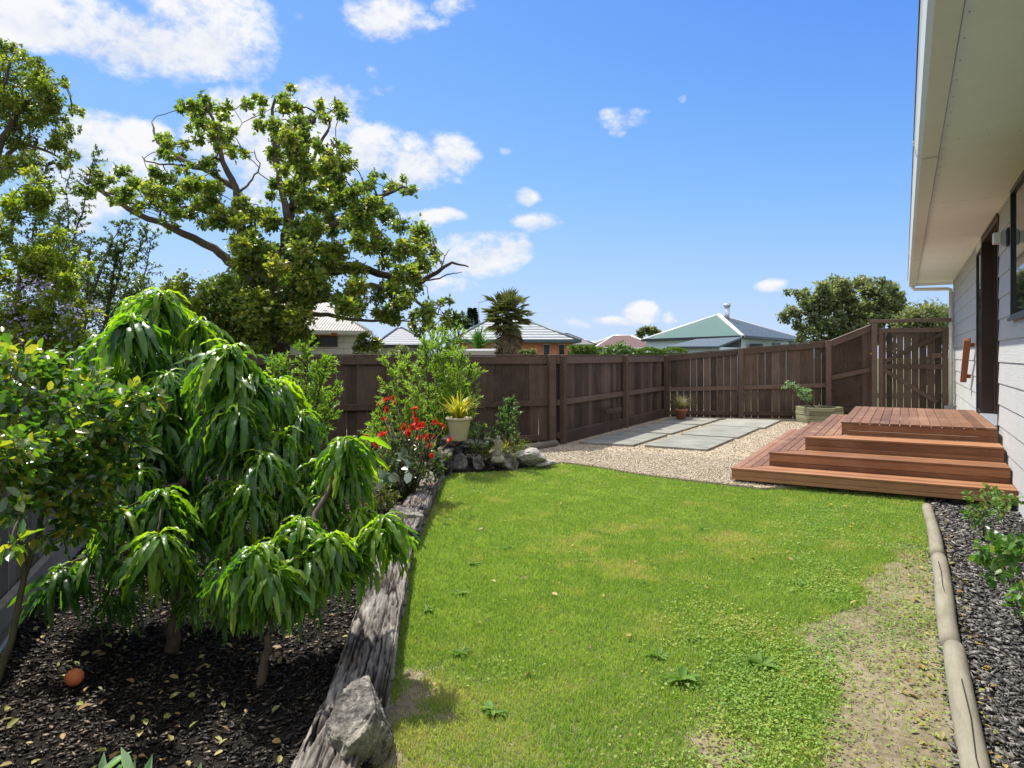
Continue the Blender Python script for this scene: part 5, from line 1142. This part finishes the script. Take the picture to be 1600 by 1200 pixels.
m=MB();a=G(1540,826,ZR+.04);b=G(1566,838,ZR+.04);m.bar((*a,ZR+.045),(*b,ZR+.035),.035,.03);o=m.build('timber_stake',plain('pale_grey_stake',(.42,.44,.46),.6),None,.003);props(o,'short pale grey stake lying in the bark mulch below the small rose','stake')
# ---------------------------------------------------------------- neighbours' houses
def tiles(name,cols,sx,sz,bs=1):
    m=M(name);v=m.coord();w=m.add('ShaderNodeTexWave',wave_type='BANDS',bands_direction='Z',wave_profile='SAW');m.l(v,w.inputs[0]);w.inputs['Scale'].default_value=sz
    w.inputs['Distortion'].default_value=.4;w.inputs['Detail'].default_value=1
    n=m.noise(v,6,5);f=m.math('ADD',m.math('MULTIPLY',w.outputs['Fac'],.8),m.math('MULTIPLY',n,.3));c=m.ramp(f,cols,.15,.95)
    return m.done(m.pr(c,.6,m.bump(w.outputs['Fac'],bs,.05),.4))
def ribs(name,c,sc,axis='X',dark=.6):
    m=M(name);v=m.coord((1,1,1),(0,0,-TH));w=m.add('ShaderNodeTexWave',wave_type='BANDS',bands_direction=axis);m.l(v,w.inputs[0]);w.inputs['Scale'].default_value=sc
    n=m.noise(m.coord(),2,5);f=m.math('ADD',m.math('MULTIPLY',w.outputs['Fac'],.6),m.math('MULTIPLY',n,.4))
    return m.done(m.pr(m.ramp(f,[tuple(x*dark for x in c),c,tuple(min(1,x*1.15) for x in c)],.1,.9),.5,m.bump(w.outputs['Fac'],.8,.03),.4))
def brick(name,c1,c2,mort,sc=4.2,rot=0):
    m=M(name);tc=m.add('ShaderNodeTexCoord');sp=m.add('ShaderNodeSeparateXYZ');m.l(tc.outputs['Object'],sp.inputs[0]);cb=m.add('ShaderNodeCombineXYZ')
    u=m.math('ADD',m.math('MULTIPLY',sp.outputs[0],CT),m.math('MULTIPLY',sp.outputs[1],ST));m.l(u,cb.inputs[0]);m.l(sp.outputs[2],cb.inputs[1])
    b=m.add('ShaderNodeTexBrick');m.l(cb.outputs[0],b.inputs[0]);b.inputs['Color1'].default_value=(*c1,1);b.inputs['Color2'].default_value=(*c2,1);b.inputs['Mortar'].default_value=(*mort,1);b.inputs['Scale'].default_value=sc;b.inputs['Mortar Size'].default_value=.022;b.inputs['Brick Width'].default_value=1.6 if sc<3 else 1.0;b.inputs['Row Height'].default_value=.5 if sc<3 else .35
    return m.done(m.pr(b.outputs[0],.85,None,.2))
def hpoly(mb,pts,th=.08):
    """a sloping roof plane given real thickness"""
    P=[Vv(p) for p in pts];n=(P[1]-P[0]).cross(P[2]-P[0]).normalized()
    if n.z<0: P.reverse();n=-n
    k=len(P);vs=P+[p-n*th for p in P];mb.add(vs,[tuple(range(k)),tuple(reversed(range(k,2*k)))]+[(i,k+i,k+(i+1)%k,(i+1)%k) for i in range(k)],.5)
def camxy(px,d): 
    w=W(px,VY,d);return w[0],w[1]
def hiphouse(name,label,px0,px1,d,depth,zw,zr,ridge,wallm,roofm,over=.5,yaw=0,wins=(),gutm=None,rise=None):
    """hip-roofed house; front wall spans px0..px1 at distance d, body goes `depth` metres back"""
    x0=(px0-800)/F*d;x1=(px1-800)/F*d
    c=camxy((px0+px1)/2,d);root=thing(name,label,'house',(c[0],c[1],0))
    def P(r,f,z): return (r*CT-f*ST,r*ST+f*CT,z)
    cy,sy=math.cos(yaw),math.sin(yaw);rc=(x0+x1)/2
    def Q(r,f,z):
        a=(r-rc);b=f-d;return P(rc+a*cy-b*sy,d+a*sy+b*cy,z)
    m=MB();A=[Q(x0,d,0),Q(x1,d,0),Q(x1,d+depth,0),Q(x0,d+depth,0)];m.add([(p[0],p[1],-.35) for p in A]+[(p[0],p[1],zw) for p in A],[(0,1,5,4),(1,2,6,5),(2,3,7,6),(3,0,4,7),(4,5,6,7)]);m.build('wall',wallm,root)
    e=[Q(x0-over,d-over,zw),Q(x1+over,d-over,zw),Q(x1+over,d+depth+over,zw),Q(x0-over,d+depth+over,zw)]
    ra=Q(x0+(x1-x0)*ridge[0],d+depth/2,zr);rb=Q(x0+(x1-x0)*ridge[1],d+depth/2,zr)
    m=MB();hpoly(m,[e[0],e[1],rb,ra]);hpoly(m,[e[2],e[3],ra,rb]);hpoly(m,[e[1],e[2],rb]);hpoly(m,[e[3],e[0],ra]);rf=m.build('roof',roofm,root)
    m=MB();
    for i in range(4): m.bar(e[i],e[(i+1)%4],.12,.14)
    m.build('gutter',gutm or MT['gutter'],root)
    m=MB();rr_=.07
    for a,b in((e[0],ra),(e[1],rb),(e[2],rb),(e[3],ra),(ra,rb)): m.tube([a,b],rr_,6)
    m.build('ridge_cap',gutm or MT['gutter'],rf)
    for (a,b,z0,z1,fr) in wins:
        r0=(a-800)/F*d;r1=(b-800)/F*d
        m=MB();c0=Vv(Q((r0+r1)/2,d-.03,(z0+z1)/2));ax=(Vv(Q(r1,d,0))-Vv(Q(r0,d,0)))/2;n=ax.cross(Vector((0,0,1))).normalized()
        m.obox(c0,ax,n*.05,Vector((0,0,(z1-z0)/2)));w_=m.build('window',fr,root)
        ng=2 if (r1-r0)>.9 else 1
        for g in range(ng):
            m=MB();cc=c0+ax*((2*g+1)/ng-1)+n*.0;nn=n if (c0+n).length<(c0-n).length else -n
            m.obox(cc+nn*.052,ax*(1/ng)*.90,nn*.006,Vector((0,0,(z1-z0)/2*.86)));m.build('pane',MT['glass'],w_)
    return root,Q
CB=brick('white_block_wall',(.60,.60,.57),(.68,.67,.64),(.38,.38,.37),2.4)
OB=brick('orange_brick_wall',(.42,.14,.06),(.50,.19,.09),(.42,.33,.25),5)
h1,_=hiphouse('block_house','white block house with pale ribbed roof behind the maple trunk',385,561,24,7,2.22,3.75,(.2,.62),CB,ribs('pale_ribbed_roof',(.36,.34,.30),3.2,'X',.6),.35,.26,[(478,526,1.72,2.10,plain('brown_window_frame',(.12,.06,.035),.5))])
m=MB();a=W(478,520,23.9);b=W(527,520,23.9);m.bar((a[0],a[1],2.15),(b[0],b[1],2.15),.1,.10);m.build('window_lintel',plain('orange_timber_lintel',(.30,.12,.04),.6),h1)
hiphouse('tiled_house','small low house with pale grey tiled roof between the block house and the tall shrub',598,665,32,8,1.85,2.85,(.42,.55),MT['siding'],tiles('grey_white_tiles',[(.05,.055,.06),(.15,.16,.17),(.36,.38,.40)],1,2.6),.45,.2,gutm=MT['black'])
h3,_=hiphouse('brick_house','orange brick house with grey tiled hip roof behind the palm',716,893,30,8.5,2.05,3.30,(.28,.55),OB,tiles('slate_white_tiles',[(.035,.045,.05),(.13,.15,.155),(.42,.45,.46)],1,2.3),.35,0,[(849,859,1.35,1.93,MT['greyplastic']),(873,882,1.35,1.93,MT['greyplastic'])],gutm=plain('dark_green_gutter',(.05,.09,.09),.5))
hiphouse('dark_roof_house','far house with a dark hipped roof just right of the brick house',865,925,52,8,2.2,3.2,(.3,.5),MT['siding'],tiles('dark_tiles',[(.05,.05,.055),(.12,.12,.13),(.2,.2,.2)],1,3),.4,gutm=MT['black'])
hiphouse('white_roof_house','distant house with a flat looking white roof beyond the hedge',905,960,60,8,1.9,2.7,(.3,.7),MT['siding'],plain('white_roof',(.6,.62,.62),.5),.4)
hiphouse('red_roof_house','distant house with a red brown tiled roof beyond the hedge',935,1025,50,9,1.95,3.0,(.42,.75),MT['siding'],tiles('red_brown_tiles',[(.045,.02,.015),(.09,.042,.032),(.14,.07,.055)],1,2.6),.4)
PB=plain('pale_blue_weatherboard',(.52,.62,.66),.6,.04,1)
def greenhouse():
    d=34;rg=lambda px:(px-800)/F*d
    grn=ribs('faded_green_roof',(.065,.135,.105),5,'X',.75);dk=ribs('dark_slate_roof',(.075,.105,.125),5,'Y',.8)
    c=camxy(1130,d+4);root=thing('green_roof_house','pale blue weatherboard house with faded green hip roof and flue','house',(c[0],c[1],0))
    def P(px,py,f): return W(px,py,f)
    # square-ish body seen on its corner
    c0=P(1161,526,31);zw=c0[2];cl=P(1003,531,38);cr=P(1270,529,42);cl[2]=zw;cr[2]=zw;cb=cl+cr-c0;ap=(c0+cb)/2;apx=P(1123,492,37.5);ap=apx
    fl=lambda a:(a[0],a[1],-.35)
    ins=lambda p:p+(ap-p)*.06*np.array([1,1,0])
    w_=[ins(c0),ins(cr),ins(cb),ins(cl)]
    m=MB();m.add([fl(p) for p in w_]+[tuple(p[:2])+(zw,) for p in w_],[(0,1,5,4),(1,2,6,5),(2,3,7,6),(3,0,4,7)]);m.build('wall',PB,root)
    m=MB();hpoly(m,[cl,c0,ap]);hpoly(m,[cl,cb,ap]);r_=m.build('green_roof',grn,root)
    m=MB();hpoly(m,[c0,cr,ap]);hpoly(m,[cb,cr,ap]);m.build('slate_roof',dk,root)
    m=MB();m.tube([c0,ap],.10,6);m.tube([cl,ap],.08,6);m.tube([cr,ap],.06,6);m.build('ridge_cap',plain('white_ridge',(.62,.64,.64),.5),root)
    m=MB()
    for a,b in((cl,c0),(c0,cr)): m.bar(a,b,.12,.12)
    m.build('gutter',MT['black'],root)
    # low front wing
    q0=P(1042,541,30);q1=P(1160,527,30.6);
    a=P(1042,541.5,30);b=P(1122,541,27.5);e=P(1161,526,31);f=P(1090,529,34)
    m=MB();hpoly(m,[a,b,e,f]);m.build('lean_to_roof',dk,root)
    m=MB();z=a[2]-.05;pp=[a+(e-a)*.08,b+(e-b)*.06,e,f];m.add([(p[0],p[1],-.35) for p in pp]+[(p[0],p[1],z) for p in pp],[(0,1,5,4),(1,2,6,5),(2,3,7,6),(3,0,4,7)]);m.build('lean_to_wall',PB,root)
    fl_=P(1136,497,37);m=MB();m.tube([fl_-np.array([0,0,.2]),fl_+np.array([0,0,.62])],.13,10);m.tube([fl_+np.array([0,0,.62]),fl_+np.array([0,0,.78])],.19,10);m.build('flue',MT['alu'],root)
    for (px0,px1,y0,y1) in [(1172,1192,537,545),(1208,1220,536,543),(1235,1244,534,540)]:
        t=(px0-1161)/(1270-1161);dd=31+(42-31)*t-.3;aa=P(px0,y0,dd);bb_=P(px1,y0,dd+.9);m=MB();lo=P(px0,y1,dd)[2]
        m.add([aa,bb_,(bb_[0],bb_[1],lo),(aa[0],aa[1],lo)]+[np.array(p)+np.array([-.05,.15,0]) for p in (aa,bb_,(bb_[0],bb_[1],lo),(aa[0],aa[1],lo))],[(0,1,2,3),(7,6,5,4),(0,4,5,1),(1,5,6,2),(2,6,7,3),(3,7,4,0)]);m.build('window',MT['black'],root)
greenhouse()
# shed roof behind fence
m=MB();A=[W(708,548,13.0),W(772,548,13.0),W(775,545,16),W(722,545,16)];hpoly(m,A,.05);sh=thing('garden_shed','low shed with a pale corrugated roof just over the fence','shed',(W(740,556,14)[0],W(740,556,14)[1],0))
m.build('shed_roof',ribs('corrugated_roof',(.42,.41,.37),9,'X'),sh);m=MB();pp=[p*np.array([1,1,0]) for p in A];m.add([(p[0],p[1],-.35) for p in pp]+[(p[0],p[1],1.44) for p in pp],[(0,1,5,4),(1,2,6,5),(2,3,7,6),(3,0,4,7)]);m.build('shed_wall',MT['siding'],sh)
def hedge(label,px0,px1,d,z0,z1,dep,n,mat='hedge',L=.07):
    a=np.array(camxy(px0,d));b=np.array(camxy(px1,d));c=(a+b)/2;root=thing('clipped_hedge',label,'hedge',(c[0],c[1],0));u=RNG.random(n);v=RNG.random(n)
    ax=(b-a);nb=np.array([-ST,CT]);face=RNG.random(n)<.5
    P=np.zeros((n,3));P[:,:2]=a+ax*u[:,None]+nb*(np.where(face,RNG.random(n)*.12,v*dep))[:,None];P[:,2]=np.where(face,z0+(z1-z0)*v,z1-RNG.random(n)*.08)+.05*np.sin(u*23)
    D=rdir(n);D[:,2]=np.abs(D[:,2]);fol('leaves',[leaves(P,D,rdir(n),L,L*.6,'simple')],MT[mat],root)
    m=MB();m.bar((a[0]+nb[0]*dep/2,a[1]+nb[1]*dep/2,(z0+z1)/2-.06),(b[0]+nb[0]*dep/2,b[1]+nb[1]*dep/2,(z0+z1)/2-.06),dep*.8,(z1-z0)*.9);m.build('twiggy_core',MT['thorn'],root)
hedge('bright clipped hedge beside the brick house',892,932,24,.2,1.72,1.5,5000)
hedge('long clipped hedge in front of the red roofed house',930,1075,26,.2,1.66,1.5,12000)
def small_bush(label,px,py,d,blobs,mat,L,tb=.5,n=160):
    c=W(px,py,d);bush('garden_bush',label,'bush',(c[0],c[1],0),[([c*np.array([1,1,0]),c],.04,.02)],[(W(a,b,d+random.uniform(-.3,.3)),r*d/F,n) for a,b,r in blobs],L,.5,mat,'simple',sub=7,tb=tb,r0=.03)
small_bush('fluffy light green bush rising above the long hedge',965,548,22,[(955,548,10),(966,544,10),(976,549,10),(945,552,8),(985,553,8),(965,552,10)],'willow2',.12)
small_bush('dark brownish bush beside the white block house',573,545,21,[(566,532,9),(578,530,9),(572,542,12),(585,544,11),(562,548,10),(590,536,7),(580,552,12),(570,555,10)],'tree',.14,.55)
small_bush('low pale green bush peeping over the fence below the small tiled roof',628,550,15,[(612,551,8),(624,548,8),(636,550,8),(646,552,7),(580,556,10),(566,557,9),(595,556,8)],'tree2',.08,.6)
small_bush('reddish green bush under the palm',703,545,20,[(700,548,9),(712,552,8),(822,552,7),(830,554,6)],'tree2',.12,.3)
tree('slender_tree','thin dark young tree left of the roof antenna','tree',34,[([(712,560),(711,510),(708,485)],.08,.03,0)],[(706,492,8),(714,498,8),(700,500,7),(720,492,6),(710,508,9),(722,505,7),(695,512,7)],.2,.5,'thorn',3,'simple',depthf=.4)
tree('distant_tree','small distant tree above the red roofed house','tree',70,[([(1015,545),(1015,520)],.2,.1,0)],[(1005,518,5),(1014,516,6),(1022,518,5),(1028,520,4),(1000,522,4)],.4,.6,'tree2',8,'simple',depthf=.4)
def conifer():
    b=W(738,560,45);root=thing('conifer','small dark pointed conifer beyond the brick house','tree',(b[0],b[1],0));z1=W(738,483,45)[2];m=MB();m.tube([(b[0],b[1],-.3),(b[0],b[1],z1)],[.15,.03],6);m.build('trunk',MT['bark'],root)
    n=1500;h=RNG.random(n);a=RNG.uniform(0,6.28,n);r=(1-h)*.75*(.6+.4*RNG.random(n));P=np.stack([b[0]+r*np.cos(a),b[1]+r*np.sin(a),1.8+(z1-1.8)*h],1);D=np.stack([np.cos(a),np.sin(a),-.2+.5*h],1)
    fol('crown',[leaves(P,D,rdir(n),.35,.1,'simple')],MT['conifer'],root)
conifer()
def antenna():
    b=W(748,500,30.5);root=thing('tv_antenna','thin television antenna on the brick house roof','antenna',tuple(b));m=MB();t=W(748,470,30.5);m.tube([b-np.array([0,0,.35]),t],.018,6);m.build('mast',MT['greyplastic'],root)
    m=MB();a=W(748,473,30.5);e=W(761,469,30.5);m.tube([a,e],.012,5)
    for s in (.2,.4,.6,.8,1): c=a+(e-a)*s;m.tube([c+np.array([-.0,.12,.0])*1.6,c-np.array([0,.12,0])*1.6],.006,4)
    m.build('boom',MT['greyplastic'],root)
antenna()
def palm():
    d=22;b=W(795,556,d);top=W(793,497,d);root=thing('fan_palm','shaggy fan palm standing in front of the brick house roof','palm',(b[0],b[1],0))
    m=MB();m.tube([(b[0],b[1],-.3),tuple((b+top)/2),tuple(top)],[.22,.20,.16],12);m.build('trunk',MT['bark'],root)
    def fans(n,emin,emax,R,cz):
        parts=[]
        for i in range(n):
            az=random.uniform(0,6.28);e=rad(random.uniform(emin,emax));h=np.array([math.cos(az)*math.cos(e),math.sin(az)*math.cos(e),math.sin(e)]);c=top+np.array([0,0,random.uniform(*cz)])+h*R*random.uniform(.35,.8)
            k=16;sd=norm(np.cross(h,[0,0,1.01]));up=np.cross(sd,h);an=np.linspace(-1.5,1.5,k);D=np.cos(an)[:,None]*h+np.sin(an)[:,None]*sd+up*.12-np.array([0,0,.22])+rdir(k)*.08
            parts.append(leaves(np.tile(c,(k,1)),D,np.tile(up,(k,1)),.42*RNG.uniform(.75,1.1,k),.045,'simple'))
        return parts
    fol('crown',fans(80,-25,88,.78,(-.2,.15)),MT['palm'],root)
    fol('dead_skirt',fans(190,-88,-40,.72,(-1.7,.0)),MT['deadpalm'],root)
palm()
c=W(748,545,20);strap('yucca','spiky bright green yucca left of the palm',c,120,.72,'yucca',.05,e0=(5,88),curl=.35,cat='plant')
